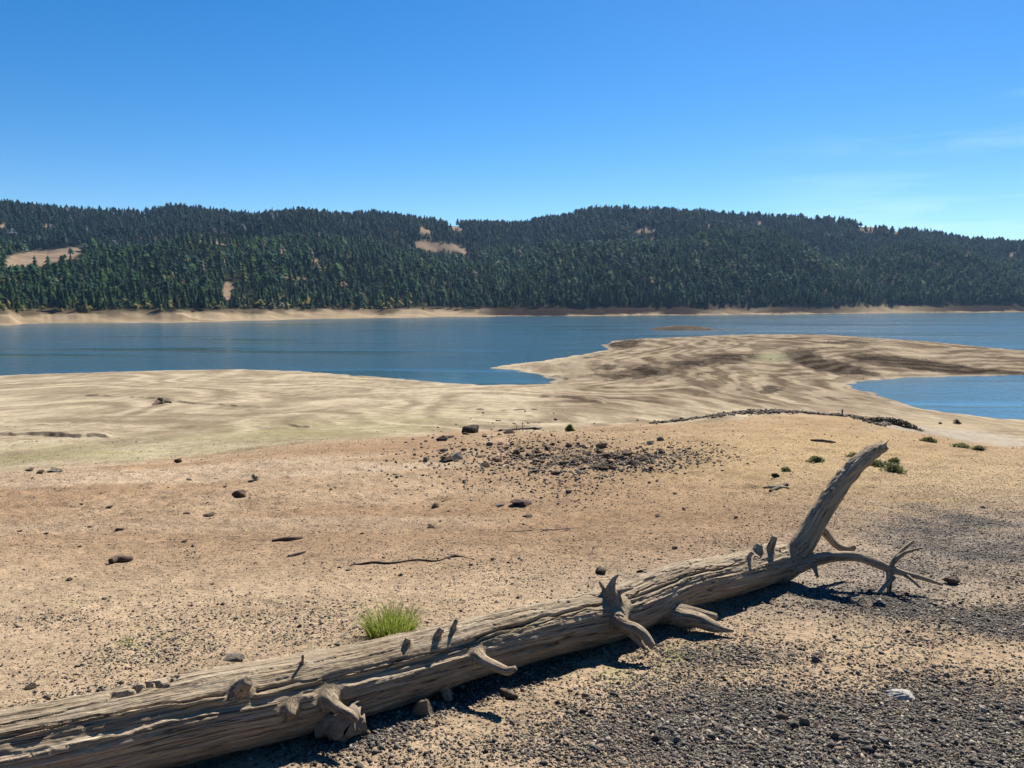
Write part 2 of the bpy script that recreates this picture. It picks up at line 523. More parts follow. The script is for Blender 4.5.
# front slope, a shelf, then the back slope up to the ridge
s_l = np.interp(u, [0, .12, .30, .42, .52, .70, 1], [0, .16, .49, .61, .55, .82, 1])
s_r = np.interp(u, [0, .12, .30, .45, .55, .75, 1], [0, .22, .54, .69, .63, .86, 1])
wr = sstep(430, 540, ph)
s = s_l * (1 - wr) + s_r * wr
ang = pt + (ps - pt) * s
ang = ang + 25.0 * fbm2(xh / 210, yh / 380, 3, 70) * np.sin(np.pi * np.clip(u, 0, 1)) ** .8
zh = CAMZ - yh * tanpy(ang)
zr = CAMZ - Dr * tanpy(ps)
zh = np.where(yh > Dr, zr - 0.12 * (yh - Dr), zh)
zb = CAMZ - D1 * tanpy(pt)
ub = np.clip((yh - D0) / (D1 - D0), 0, 1)
beach = np.where(yh < D0, np.maximum(-2, (yh - D0) * .05), zb * (0.75 * ub + .25 * ub ** 3) + 5.0 * np.sin(np.pi * ub) * fbm2(xh / 55, yh / 30, 3, 66))
# points of land standing out a little higher
zh = np.where(yh < D1, beach, zh)
Zf = np.full_like(Zn, -2.0); Zf[hm] = zh
uh = np.zeros_like(Zn); uh[hm] = np.where(yh < D1, -1 + ub, u)
Z = np.maximum(np.maximum(Zn, np.where(Yg > 400, ih, -2)), Zf)
pxv, pyv, _ = project(Xg, Yg, Z)

# ------------------------------------------------------------------ soil colours, zone by zone
A = lambda *c: np.array(c, float)


def lerp(c, col, w):
    w = np.clip(w, 0, 1)[..., None]
    return c * (1 - w) + np.asarray(col) * w


big = fbm2(Xg / 4.5, Yg / 7.0, 4, 101); big2 = fbm2(Xg / 1.1, Yg / 1.6, 4, 102)
C = np.zeros((NR, NC, 3)) + A(.39, .262, .158)
C = lerp(C, A(.455, .33, .208), sstep(-.2, .5, big))
C = lerp(C, A(.31, .205, .12), sstep(.1, .7, -big2) * .5)
# paler sand near the viewer
C = lerp(C, A(.49, .37, .238), sstep(520, 600, pyv) * .75)
# faint tracks running along the slope, pale and brown
trk = np.sin((pyv + (pxv - 300) * .035) / 9 + 2 * fbm2(Xg / 9, Yg / 5, 3, 110))
C = lerp(C, A(.56, .44, .30), sstep(.55, 1, trk) * (1 - sstep(500, 560, pyv)) * .6 * (1 - sstep(420, 560, pxv)))
# orange dry spur at right
C = lerp(C, A(.50, .365, .20), gauss(pxv, pyv, 800, 455, 190, 38) * .9)
C = lerp(C, A(.54, .40, .225), gauss(pxv, pyv, 960, 480, 130, 25) * .7)
# limits of the flats
b_px = [-400, 0, 150, 300, 420, 480, 570, 700, 850, 905, 1000, 1100]
b_py = [474, 470, 462, 443, 436, 431, 429, 421, 412, 428, 446, 452]
bpy_ = np.interp(pxv, b_px, b_py) + 3 * fbm2(pxv / 40, pyv / 9, 3, 120)
flat = sstep(-3, 3, bpy_ - pyv) * (Yg > 20) * (Yg < 500)
zc = Zn * 1.0
cont = fbm2(Xg / 30, Yg / 42, 4, 130)
band = 0.5 + 0.5 * np.sin(2 * np.pi * (zc / 2.6 + 3.6 * fbm2(Xg / 30, Yg / 56, 2, 130) + .14 * fbm2(Xg / 3, Yg / 7, 3, 132)))
band2 = 0.5 + 0.5 * np.sin(2 * np.pi * (zc / 1.3 + 4.6 * fbm2(Xg / 30, Yg / 56, 2, 130) + .3 * fbm2(Xg / 10, Yg / 15, 3, 131)))
bl = np.clip(.5 * band + .3 * band2 + .45 * fbm2(Xg / 12, Yg / 18, 5, 133) + .45 * fbm2(Xg / 1.0, Yg / 4, 4, 134) + .06, 0, 1)
thin = sstep(.55, .95, np.sin(2 * np.pi * (zc / .34 + 1.6 * fbm2(Xg / 30, Yg / 56, 2, 130) + .25 * fbm2(Xg / 9, Yg / 14, 3, 136)))) * sstep(-.2, .3, fbm2(Xg / 14, Yg / 30, 3, 137))
bl = np.clip(bl - .38 * thin, 0, 1)
FC = A(.31, .24, .158) * (1 - bl[..., None]) + A(.63, .52, .35) * bl[..., None]
gb = gauss(0 * pyv, pyv, 0, bpy_ - 13, 1, 11) * (1 - sstep(380, 560, pxv))
FC = lerp(FC, A(.40, .36, .185), gb * (.5 + .4 * vn2(Xg / 5, Yg / 1.6, 140)))
C = lerp(C, FC * .9, flat)
# the peninsula, its contour lines and dark stony patches with slope shade painted in
pen = sstep(548, 600, pxv + (pyv - 375) * .8) * (1 - sstep(402, 412, pyv)) * (Yg > 90) * (Yg < 520)
pband = sstep(.25, .8, 0.5 + 0.5 * np.sin(2 * np.pi * (zc / 0.66 + 1.9 * fbm2(Xg / 26, Yg / 46, 3, 130) + .2 * fbm2(Xg / 7, Yg / 12, 3, 151))))
pb = np.clip(.16 + .12 * band2 + .5 * pband - .3 * thin + .5 * fbm2(Xg / 8, Yg / 20, 5, 150) + .3 * fbm2(Xg / 1.5, Yg / 6, 4, 152), 0, 1)
PC = A(.19, .14, .092) * (1 - pb[..., None]) + A(.60, .48, .32) * pb[..., None]
C = lerp(C, PC * .8, pen)
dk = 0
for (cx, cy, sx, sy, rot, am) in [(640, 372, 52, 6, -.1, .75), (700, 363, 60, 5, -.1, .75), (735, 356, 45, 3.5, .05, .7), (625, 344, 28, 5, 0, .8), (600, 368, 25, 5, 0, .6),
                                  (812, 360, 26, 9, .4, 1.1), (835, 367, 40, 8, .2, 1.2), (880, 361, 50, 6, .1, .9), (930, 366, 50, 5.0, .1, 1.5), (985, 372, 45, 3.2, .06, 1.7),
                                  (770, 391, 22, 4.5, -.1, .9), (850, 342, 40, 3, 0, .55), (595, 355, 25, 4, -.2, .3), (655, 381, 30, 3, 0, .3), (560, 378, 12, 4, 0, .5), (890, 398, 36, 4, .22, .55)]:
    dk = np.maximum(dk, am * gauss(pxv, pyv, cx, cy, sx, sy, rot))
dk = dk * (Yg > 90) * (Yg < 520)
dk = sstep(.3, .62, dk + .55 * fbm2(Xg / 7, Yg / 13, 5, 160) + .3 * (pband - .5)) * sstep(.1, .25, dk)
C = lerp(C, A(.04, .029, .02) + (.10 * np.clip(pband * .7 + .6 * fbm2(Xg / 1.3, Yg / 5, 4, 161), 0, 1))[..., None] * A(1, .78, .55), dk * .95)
C = lerp(C, A(.43, .42, .25), gauss(pxv, pyv, 772, 357, 14, 5) * .7)
# pale lake-edge silt and wet margin
C = lerp(C, A(.56, .48, .36), (sd > 0) * (1 - sstep(.8, 3.0, sd)) * (Yg > 75) * .55)
C = lerp(C, A(.30, .225, .15), sstep(0, .3, sd + 1) * (1 - sstep(.0, .9, sd)) * (Yg > 75) * .8)
C = lerp(C, A(.12, .10, .06), (sd <= 0) * (Yg < 540) * (Yg > 70) * 1.0)
# shade on the faces of the cut banks, painted into the soil colour
C = lerp(C, A(.13, .10, .075), sstep(.25, .6, banks * (.7 + .5 * vn2(pxv / 6, Yg / 3, 94))) * .9)
# pale dry channel at right and its verges
chn = np.exp(-((pyv - np.interp(pxv, [880, 940, 1000, 1060], [424, 432, 441, 452])) / np.interp(pxv, [880, 940, 1060], [2.0, 5.0, 9])) ** 2) * sstep(872, 900, pxv) * (Yg > 30) * (Yg < 130)
C = lerp(C, A(.47, .40, .30), sstep(.3, .7, chn + .35 * fbm2(Xg / 3, Yg / 6, 4, 188)))
C = lerp(C, A(.42, .33, .21), (pxv > 860) * sstep(418, 422, pyv) * (1 - sstep(428, 432, pyv)) * (1 - sstep(.2, .5, chn)) * (Yg > 30) * .6)
# grey gravel towards the lower right
G = 0
for (cx, cy, sx, sy, rot, am) in [(890, 745, 270, 70, 0, 1.25), (690, 725, 130, 50, -.1, .95), (965, 545, 170, 42, 0, .75), (780, 545, 120, 18, 0, .3), (870, 602, 120, 20, .05, .8), (740, 652, 130, 26, .05, .85), (880, 640, 140, 18, 0, .6), (1000, 622, 90, 26, 0, .75), (960, 545, 210, 60, 0, .6),
                                  (480, 690, 95, 14, -.3, .85), (360, 735, 70, 22, -.2, .75), (560, 760, 140, 26, 0, .6), (160, 650, 90, 22, -.15, .30), (60, 620, 70, 10, 0, .25), (80, 700, 80, 8, -.2, .6),
                                  (430, 560, 260, 25, 0, .16), (300, 620, 200, 30, 0, .22), (570, 460, 90, 24, 0, .5), (690, 455, 50, 14, 0, .4), (950, 600, 120, 18, 0, .5), (600, 545, 120, 14, 0, .2)]:
    G = np.maximum(G, am * gauss(pxv, pyv, cx, cy, sx, sy, rot))
G = G - .22 * gauss(pxv, pyv, 940, 648, 130, 18, .05) - .35 * gauss(pxv, pyv, 790, 636, 90, 9, 0)
G = np.clip(G + .50 * fbm2(Xg / .6, Yg / .6, 4, 170) * sstep(.1, .5, G) + .1 * big2, 0, 1) * (Yg < 48)
C = lerp(C, A(.29, .265, .232), (gauss(pxv, pyv, 985, 548, 170, 48) + .8 * gauss(pxv, pyv, 800, 590, 190, 28)) * (Yg < 48) * .8 * (.75 + .5 * big2))
C = lerp(C, A(.15, .14, .13), sstep(.3, .95, G) * .92)
C = lerp(C, A(.33, .34, .12), (gauss(pxv, pyv, 690, 655, 35, 10) * .8 + gauss(pxv, pyv, 600, 672, 60, 12) * .4 + gauss(pxv, pyv, 135, 640, 20, 10) * .4) * sstep(0, .4, fbm2(Xg / .15, Yg / .15, 3, 180) + .15) * (Yg < 12))
# far shore and hillsides
hs = (Yg > 530) & (Z > -1.5)
bc = np.clip(.5 + .8 * fbm2(Xg / 40, Yg / 10, 4, 190), 0, 1)
BC = A(.27, .20, .12) * (1 - bc[..., None]) + A(.52, .40, .25) * bc[..., None]
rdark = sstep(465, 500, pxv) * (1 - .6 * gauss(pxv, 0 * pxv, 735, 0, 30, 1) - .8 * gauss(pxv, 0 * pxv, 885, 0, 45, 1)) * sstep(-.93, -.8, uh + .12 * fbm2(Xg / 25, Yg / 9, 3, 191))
BC = lerp(BC, A(.045, .033, .026), rdark)  # dark brown soil with the shade of the trees painted in
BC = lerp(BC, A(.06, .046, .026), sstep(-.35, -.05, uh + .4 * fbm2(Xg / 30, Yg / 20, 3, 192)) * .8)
FO = A(.030, .034, .018) + .01 * fbm2(Xg / 25, Yg / 40, 4, 193)[..., None]
FO = lerp(FO, A(.20, .15, .08), sstep(.32, .55, fbm2(Xg / 45, Yg / 70, 4, 194)) * .5)
clear_list = [(47, 256, 38, 8.0, -.12), (16, 262, 12, 4, 0), (150, 237.5, 18, 1.6, 0), (190, 240, 26, 1.8, .06), (222, 242.5, 16, 2.4, 0), (441, 247, 26, 5.5, .12), (465, 253, 12, 2.6, .4), (645, 230, 12, 4.0, 0), (655, 240, 7, 2.0, 0), (710, 227, 7, 2.4, 0), (868, 229, 11, 3.4, 0), (893, 232, 8, 2.2, 0),
              (228, 291, 5, 9, 0), (175, 277, 9, 1.6, .15), (205, 285, 5, 1.8, .5), (4, 226, 5, 3, 0), (48, 226, 5, 2.5, 0), (316, 260, 10, 1.8, 0), (290, 277, 14, 2.5, .2), (345, 284, 10, 2, 0), (560, 262, 14, 1.5, -.1), (670, 243, 20, 1.3, 0), (935, 262, 6, 2, .3), (1015, 255, 8, 2, .2), (120, 285, 10, 1.5, 0), (425, 231, 8, 3, .4), (455, 228, 8, 2, .3), (760, 223, 5, 2, 0)]
CL = np.zeros_like(Z)
ex = hs & (uh >= 0)
for (cx, cy, sx, sy, rot) in clear_list:
    CL[ex] = np.maximum(CL[ex], gauss(pxv[ex], pyv[ex], cx, cy, sx, sy, rot))
CL = np.where(ex, CL + .42 * fbm2(Xg / 34, Yg / 60, 5, 195, .65) * (CL > .05), 0)
CC = A(.24, .165, .105) * (1 - bc[..., None]) + A(.40, .295, .195) * bc[..., None]
FO = lerp(FO, CC, sstep(.3, .5, CL))
HC = np.where((uh < 0)[..., None], BC, lerp(BC, FO, sstep(-.0, .03, uh)))
C = np.where(hs[..., None], HC, C)
isl = (Yg > 440) & (Yg < 530) & (ih > -.6)
C = np.where(isl[..., None], lerp(np.zeros_like(C) + A(.14, .11, .078), A(.20, .165, .12), sstep(.1, .6, fbm2(Xg / 4, Yg / 4, 3, 199))), C)
C = np.clip(C * .56 * A(.985, 1.0, 1.05), .006, .9)

grit = np.clip(.10 + .75 * G, 0, .85); grit = np.where(Yg > 48, 0.05, grit)
nearv = np.clip(20.0 / np.maximum(np.abs(Yg), 8), .1, 1.0)

idx = np.arange(NR * NC).reshape(NR, NC)
faces = np.stack([idx[:-1, :-1].ravel(), idx[:-1, 1:].ravel(), idx[1:, 1:].ravel(), idx[1:, :-1].ravel()], 1)
verts = np.stack([Xg, Yg, Z], -1).reshape(-1, 3)
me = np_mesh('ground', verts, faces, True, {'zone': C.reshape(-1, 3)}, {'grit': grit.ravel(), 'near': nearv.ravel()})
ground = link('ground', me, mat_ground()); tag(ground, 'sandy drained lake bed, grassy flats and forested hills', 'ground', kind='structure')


def height(X, Y):
    X = np.atleast_1d(np.asarray(X, float)); Y = np.atleast_1d(np.asarray(Y, float))
    fi = np.interp(Y, R, np.arange(NR)); fj = np.interp(X / (np.abs(Y) + OFF), T, np.arange(NC))
    i = np.clip(fi.astype(int), 0, NR - 2); j = np.clip(fj.astype(int), 0, NC - 2)
    a = fi - i; b = fj - j
    return (Z[i, j] * (1 - a) + Z[i + 1, j] * a) * (1 - b) + (Z[i, j + 1] * (1 - a) + Z[i + 1, j + 1] * a) * b


def sample(arr, X, Y):
    i = np.clip(np.round(np.interp(Y, R, np.arange(NR))).astype(int), 0, NR - 1)
    j = np.clip(np.round(np.interp(X / (np.abs(Y) + OFF), T, np.arange(NC))).astype(int), 0, NC - 1)
    return arr[i, j]


_ks = np.concatenate([np.linspace(1.5, 20, 1500), np.geomspace(20, 2800, 3000)])


def hit(px, py):
    r = ray(px, py); P = CAM[None] + r[None] * _ks[:, None]
    hgt = height(P[:, 0], P[:, 1])
    b = np.where(P[:, 2] <= hgt)[0]
    i = b[0] if len(b) else len(_ks) - 1
    return np.array([P[i, 0], P[i, 1], height(P[i, 0], P[i, 1])[0]])


def depth_of(P):
    return float((np.asarray(P) - CAM) @ FWD)


# water
wme = np_mesh('lake_water', [(-3900, 60, 0), (3900, 60, 0), (3900, 2700, 0), (-3900, 2700, 0)], np.array([[0, 1, 2, 3]]))
water = link('lake_water', wme, mat_water()); tag(water, 'rippled blue reservoir water', 'water', kind='structure')

# ------------------------------------------------------------------ the fallen log
WOOD = mat_wood()
SEG_A, SEG_B, SEG_RA, SEG_RB, SEG_C, SEG_U = [], [], [], [], [], []
CHAINS = []


def log_center(px, py, r, gap=0.0):
    lo, hi = 2.0, 14.0
    for _ in range(50):
        m = .5 * (lo + hi)
        P = at_depth(px, py, m)
        if P[2] - height(P[0], P[1])[0] > r * .93 + gap: lo = m
        else: hi = m
    return at_depth(px, py, lo), lo


log_pts = [(-330, 826, .19), (-200, 799, .188), (-100, 778, .185), (0, 758, .182), (100, 737, .18), (200, 714, .177), (300, 694, .175), (424, 661.5, .166), (481, 645, .162), (560, 624.5, .160), (610, 614, .168),
           (640, 603, .168), (680, 585, .158), (720, 576.5, .156), (750, 569, .155), (780, 560, .15)]
LP, LD = [], []
for (px, py, r) in log_pts:
    P, d = log_center(px, py, r, 0.02 if px < 480 else 0.045)
    LP.append(P); LD.append(d)
# straighten the axis a little: depth follows a smooth curve
lx = np.array([p[0] for p in log_pts], float)
cf = np.polyfit(lx, np.log(np.array(LD)), 3)
LD = np.exp(np.polyval(cf, lx))
LP = [at_depth(p[0], p[1], d) for p, d in zip(log_pts, LD)]


def ldep(px): return float(np.interp(px, lx, LD))


def chain(pts, part):
    """pts: list of (P, r)"""
    cid = len(CHAINS); CHAINS.append((part, pts))
    uacc = 0.0
    for (a, ra), (b, rb) in zip(pts[:-1], pts[1:]):
        SEG_A.append(a); SEG_B.append(b); SEG_RA.append(ra); SEG_RB.append(rb); SEG_C.append(cid); SEG_U.append(uacc)
        uacc += float(np.linalg.norm(np.asarray(b) - np.asarray(a)))


def dens(pts, n=6):
    """catmull rom resample"""
    Ps = np.array([np.r_[p, r] for p, r in pts]); out = []
    for i in range(len(Ps) - 1):
        p0 = Ps[max(i - 1, 0)]; p1 = Ps[i]; p2 = Ps[i + 1]; p3 = Ps[min(i + 2, len(Ps) - 1)]
        for k in range(n):
            t = k / n
            out.append(.5 * (2 * p1 + (p2 - p0) * t + (2 * p0 - 5 * p1 + 4 * p2 - p3) * t * t + (-p0 + 3 * p1 - 3 * p2 + p3) * t ** 3))
    out.append(Ps[-1])
    return [(o[:3], max(o[3], .004)) for o in out]


def pc(part, lst, n=5):
    """lst: (px, py, depth, r)"""
    chain(dens([(at_depth(a, b, d), r) for a, b, d, r in lst], n), part)


chain(dens([(P, p[2]) for P, p in zip(LP, log_pts)], 8), 'trunk')
D = ldep
e = ldep(780)
# upright broken limb
pc('limb', [(768, 574, e, .12), (789, 563, e - .04, .118), (804, 543, e - .06, .094), (820, 514, e - .02, .086), (838, 487, e + .03, .08), (853, 468, e + .08, .074), (866, 457, e + .11, .066), (877, 450, e + .13, .056), (884, 446, e + .15, .048)])
for (x0, y0, x1, y1, r) in [(862, 460, 857, 454, .03), (870, 455, 867, 449, .03), (876, 450, 875, 445, .028), (882, 447, 889, 440, .024), (852, 470, 846, 464, .028), (843, 484, 836, 478, .024), (883, 449, 890, 449, .02)]:
    pc('limb', [(x0, y0, e + .08, r), (x1, y1, e + .1, .008)], 3)
# right hand branch with forked twigs
pc('branch', [(772, 574, e - .05, .095), (795, 566, e - .1, .075), (815, 560, e - .16, .052), (836, 556.5, e - .22, .043), (858, 557, e - .26, .04), (878, 564, e - .3, .036), (890, 569, e - .32, .033), (905, 573.5, e - .34, .025), (922, 578, e - .36, .02), (943, 585, e - .38, .012)])
pc('branch', [(889, 568, e - .32, .026), (897, 556, e - .3, .021), (905, 548, e - .28, .017), (914, 540.5, e - .26, .011)], 4)
pc('branch', [(893, 563, e - .31, .02), (903, 554, e - .34, .015), (912, 550.5, e - .36, .013), (923, 548, e - .38, .009)], 4)
pc('branch', [(889, 569, e - .32, .026), (889.5, 582, e - .35, .022), (889, 597, e - .38, .015)], 4)
pc('branch', [(894, 577, e - .33, .02), (886, 585, e - .38, .017), (878, 594, e - .42, .014), (875, 601, e - .45, .010)], 4)
pc('branch', [(903, 573, e - .33, .022), (912, 580, e - .4, .015), (921, 588, e - .46, .011)], 4)
pc('branch', [(816, 524, e - .04, .05), (826, 534, e + .02, .035), (836, 545, e + .08, .03), (845, 549, e + .1, .028), (855, 547, e + .12, .024)], 4)
pc('branch_stub', [(812, 560, e - .16, .04), (815, 569, e - .2, .02), (818, 578, e - .22, .011)], 4)
pc('trunk', [(752, 580, e - .02, .12), (765, 588, e + .02, .085), (777, 590, e + .06, .055)], 4)
# stubs and knots along the trunk
d = D(768) - .1; pc('branch_stub', [(765, 562, d, .07), (770, 549, d - .02, .036), (775, 536, d - .04, .024)], 4)
d = D(748) - .1; pc('branch_stub', [(745, 570, d, .05), (747, 560, d - .05, .03), (753, 552, d - .06, .016)], 4)
d = D(757) - .08; pc('branch_stub', [(757, 552, d, .05), (759, 545, d + .02, .035)], 3)
d = D(716) - .12; pc('branch_stub', [(716, 580, d, .03), (716, 573, d - .03, .016)], 3)
d = D(612) - .02; pc('branch_stub', [(614, 616, d, .14), (612, 606, d - .09, .10), (611, 596, d - .12, .058), (611, 588, d - .13, .03), (614, 579, d - .12, .016), (619, 574, d - .11, .007)], 5)
pc('branch_stub', [(610, 596, d - .11, .036), (621, 591, d - .12, .02), (634, 588, d - .11, .008)], 4)
pc('branch_stub', [(608, 598, d - .1, .034), (603, 588, d - .1, .017), (599, 581, d - .1, .007)], 4)
pc('branch_stub', [(613, 610, d - .05, .115), (617, 619, d - .19, .065), (624, 625, d - .27, .042), (636, 629, d - .32, .034), (645, 636, d - .36, .03), (653, 647, d - .4, .022)], 5)
pc('branch_stub', [(628, 628, d - .28, .035), (637, 639, d - .32, .024), (646, 650, d - .36, .014)], 4)
d = D(668) - .02; pc('branch_stub', [(652, 608, d, .145), (667, 611, d - .13, .092), (682, 617, d - .22, .058), (698, 620, d - .28, .05), (712, 626, d - .33, .04), (722, 629, d - .36, .025), (734, 631, d - .4, .010)], 5)
pc('branch_stub', [(678, 610, d - .18, .05), (695, 612, d - .2, .033), (708, 616, d - .22, .032), (717, 618, d - .24, .028)], 4)
d = D(240); pc('branch_stub', [(235, 697, d, .10), (240, 690, d - .11, .048), (245, 684, d - .17, .03), (248, 681, d - .20, .024)], 4)
d = D(290); pc('branch_stub', [(284, 699, d, .12), (288, 704, d - .12, .065), (290, 710, d - .19, .03), (291, 717, d - .22, .02)], 4)
d = D(325); pc('branch_stub', [(318, 690, d, .135), (325, 695, d - .12, .082), (331, 702, d - .19, .042), (340, 709, d - .23, .027), (352, 715, d - .27, .02), (358, 721, d - .29, .010)], 5)
d = D(474); pc('branch_stub', [(472, 652, d, .1), (476, 654, d - .16, .045), (484, 661, d - .24, .03), (497, 667, d - .3, .026), (508, 671, d - .35, .022), (516, 668, d - .37, .014)], 5)
d = D(443); pc('branch_stub', [(440, 668, d, .08), (444, 683, d - .12, .035), (446, 693, d - .16, .03), (449, 702, d - .18, .026)], 4)
for (x0, y0, x1, y1, r) in [(403, 652, 408, 640, .04), (433, 643, 441, 630, .034), (453, 629, 456, 621, .022), (660, 583, 663, 577, .024), (303, 662, 302, 656, .014)]:
    d = D(x0) - .08
    pc('branch_stub', [(x0 - 1, y0 + 4, d + .03, r * 1.45), ((x0 + x1) / 2, (y0 + y1) / 2, d - .01, r * .72), (x1 + 1, y1 - 2, d - .01, r * .5)], 4)

SA = np.array(SEG_A); SB = np.array(SEG_B); SRA = np.array(SEG_RA); SRB = np.array(SEG_RB); SC = np.array(SEG_C); SU = np.array(SEG_U)


def tube_mesh(pts, n=18):
    """closed tube round a polyline -> verts, faces as lists"""
    Ps = np.array([p for p, r in pts]); rs = np.array([r for p, r in pts])
    tg = np.gradient(Ps, axis=0); tg /= np.linalg.norm(tg, axis=1)[:, None] + 1e-9
    ref = np.array([0, 0, 1.0]) if abs(tg[0][2]) < .9 else np.array([1.0, 0, 0])
    V, Fc = [], []
    for i in range(len(Ps)):
        nrm = ref - tg[i] * (ref @ tg[i]); nrm /= np.linalg.norm(nrm); ref = nrm
        bn = np.cross(tg[i], nrm)
        for k in range(n):
            a = 2 * math.pi * k / n
            V.append(Ps[i] + rs[i] * (math.cos(a) * nrm + math.sin(a) * bn))
    for i in range(len(Ps) - 1):
        for k in range(n):
            Fc.append((i * n + k, i * n + (k + 1) % n, (i + 1) * n + (k + 1) % n, (i + 1) * n + k))
    Fc.append(tuple(range(n - 1, -1, -1))); b = (len(Ps) - 1) * n
    Fc.append(tuple(b + k for k in range(n)))
    return V, Fc


V, Fc = [], []
for part, pts in CHAINS:
    v, f = tube_mesh(pts)
    o = len(V); V += v; Fc += [tuple(i + o for i in q_) for q_ in f]
tmp = bpy.data.meshes.new('wood_raw'); tmp.from_pydata([tuple(v) for v in V], [], Fc)
to = bpy.data.objects.new('wood_raw', tmp); COL.objects.link(to)
rm = to.modifiers.new('r', 'REMESH'); rm.mode = 'VOXEL'; rm.voxel_size = 0.0052
sm = to.modifiers.new('s', 'SMOOTH'); sm.factor = .5; sm.iterations = 7
dg = bpy.context.evaluated_depsgraph_get(); dg.update()
ev = to.evaluated_get(dg); em = ev.to_mesh()
nv = len(em.vertices); co = np.empty(nv * 3, np.float32); em.vertices.foreach_get('co', co); co = co.reshape(-1, 3).astype(float)
npoly = len(em.polygons); em.calc_loop_triangles()
lv = np.empty(len(em.loops), np.int32); em.loops.foreach_get('vertex_index', lv)
ls = np.empty(npoly, np.int32); em.polygons.foreach_get('loop_start', ls)
lt = np.empty(npoly, np.int32); em.polygons.foreach_get('loop_total', lt)
assert (lt == 4).all()
qf = lv.reshape(-1, 4)
ev.to_mesh_clear(); bpy.data.objects.remove(to); bpy.data.meshes.remove(tmp)


def vnormals(co, qf):
    n = np.zeros_like(co)
    fn = np.cross(co[qf[:, 2]] - co[qf[:, 0]], co[qf[:, 3]] - co[qf[:, 1]])
    for k in range(4): np.add.at(n, qf[:, k], fn)
    return n / (np.linalg.norm(n, axis=1)[:, None] + 1e-12)


best = np.full(nv, 1e9); own = np.zeros(nv, int); uu = np.zeros(nv); rr = np.zeros(nv)
Q = np.zeros((nv, 3)); TG = np.zeros((nv, 3))
for i in range(len(SA)):
    ab = SB[i] - SA[i]; L2 = ab @ ab
    ap = co - SA[i]; tt = np.clip(ap @ ab / L2, 0, 1)
    q_ = SA[i] + tt[:, None] * ab
    dist = np.linalg.norm(co - q_, axis=1); r = SRA[i] + (SRB[i] - SRA[i]) * tt
    sc = dist / r if CHAINS[SC[i]][0] == 'trunk' else (dist / r) * 1.0
    b = sc < best
    best[b] = sc[b]; own[b] = SC[i]; uu[b] = (SU[i] + tt * math.sqrt(L2))[b]; rr[b] = r[b]; Q[b] = q_[b]; TG[b] = (ab / math.sqrt(L2))
ed = np.unique(np.sort(np.concatenate([qf[:, [0, 1]], qf[:, [1, 2]], qf[:, [2, 3]], qf[:, [3, 0]]]), axis=1), axis=0)
deg = np.bincount(ed.ravel(), minlength=nv).astype(float)


def nb_avg(x):
    return (np.bincount(ed[:, 0], x[ed[:, 1]], nv) + np.bincount(ed[:, 1], x[ed[:, 0]], nv)) / deg


# fillet where a stub or limb grows out of the trunk
main_ids = [i for i, c in enumerate(CHAINS) if c[0] in ('trunk', 'limb')]
ism = np.isin(own, main_ids)
diff = (own[ed[:, 0]] != own[ed[:, 1]]) & (ism[ed[:, 0]] | ism[ed[:, 1]])
join = np.zeros(nv); join[ed[diff].ravel()] = 1
for _ in range(10): join = np.maximum(join, np.minimum(nb_avg(join) * 1.7, 1))
join = np.clip(join, 0, 1)
for _ in range(34):
    for k in range(3): co[:, k] = co[:, k] * (1 - join) + nb_avg(co[:, k]) * join
loc = co - Q
# cross-section frame: side (horizontal) and up
side = np.cross(TG, np.array([0, 0, 1.0])); bad = np.linalg.norm(side, axis=1) < .2
side[bad] = np.cross(TG[bad], np.array([0, 1.0, 0])); side /= np.linalg.norm(side, axis=1)[:, None]
upv = np.cross(side, TG)
a_ = (loc * side).sum(1); b_ = (loc * upv).sum(1)
theta = np.arctan2(b_, a_)
big_ = np.clip(rr / .15, .12, 1.0)
twist = uu * .08
a2 = a_ * np.cos(twist * .4) - b_ * np.sin(twist * .4); b2 = a_ * np.sin(twist * .4) + b_ * np.cos(twist * .4)
nrm = vnormals(co, qf)
off = own * 7.13
# long swellings, fluted grain, drying cracks
disp = .011 * big_ * vn3(uu * 1.6 + off, a2 * 5, b2 * 5, 1)
disp += .005 * big_ * vn3(uu * 2.0 + off, a2 * 15, b2 * 15, 2) + .0035 * big_ * vn3(uu * 5 + off, a2 * 40, b2 * 40, 3)
disp += .004 * np.minimum(big_ * 2, 1) * vn3(uu * 9 + off, a2 * 95, b2 * 95, 4) + .0025 * np.minimum(big_ * 2, 1) * vn3(uu * 45, a2 * 60, b2 * 60, 5)
for sd_, fr, wd, dp, ua in [(11, 5.0, .018, .028, .4), (12, 10, .020, .014, .5), (13, 20, .026, .007, .8), (14, 36, .04, .004, 1.4)]:
    nn = vn3(uu * ua + off, a2 * fr, b2 * fr, sd_) + .10 * vn3(uu * 8 + off, a2 * 20, b2 * 20, sd_ + 20) + .05 * vn3(uu * 25 + off, a2 * 30, b2 * 30, sd_ + 30)
    msk = sstep(.0, .25, vn3(uu * 1.1 + off + 40, a2 * 3, b2 * 3, sd_ + 50))
    disp -= dp * big_ * msk * sstep(wd, wd * .35, np.abs(nn))
# one side of a crack stands a little proud: flakes of old outer wood
fl_ = vn3(uu * .8 + off, a2 * 6.0, b2 * 6.0, 31)
disp += .008 * big_ * sstep(0, .05, fl_) * (own == 0)
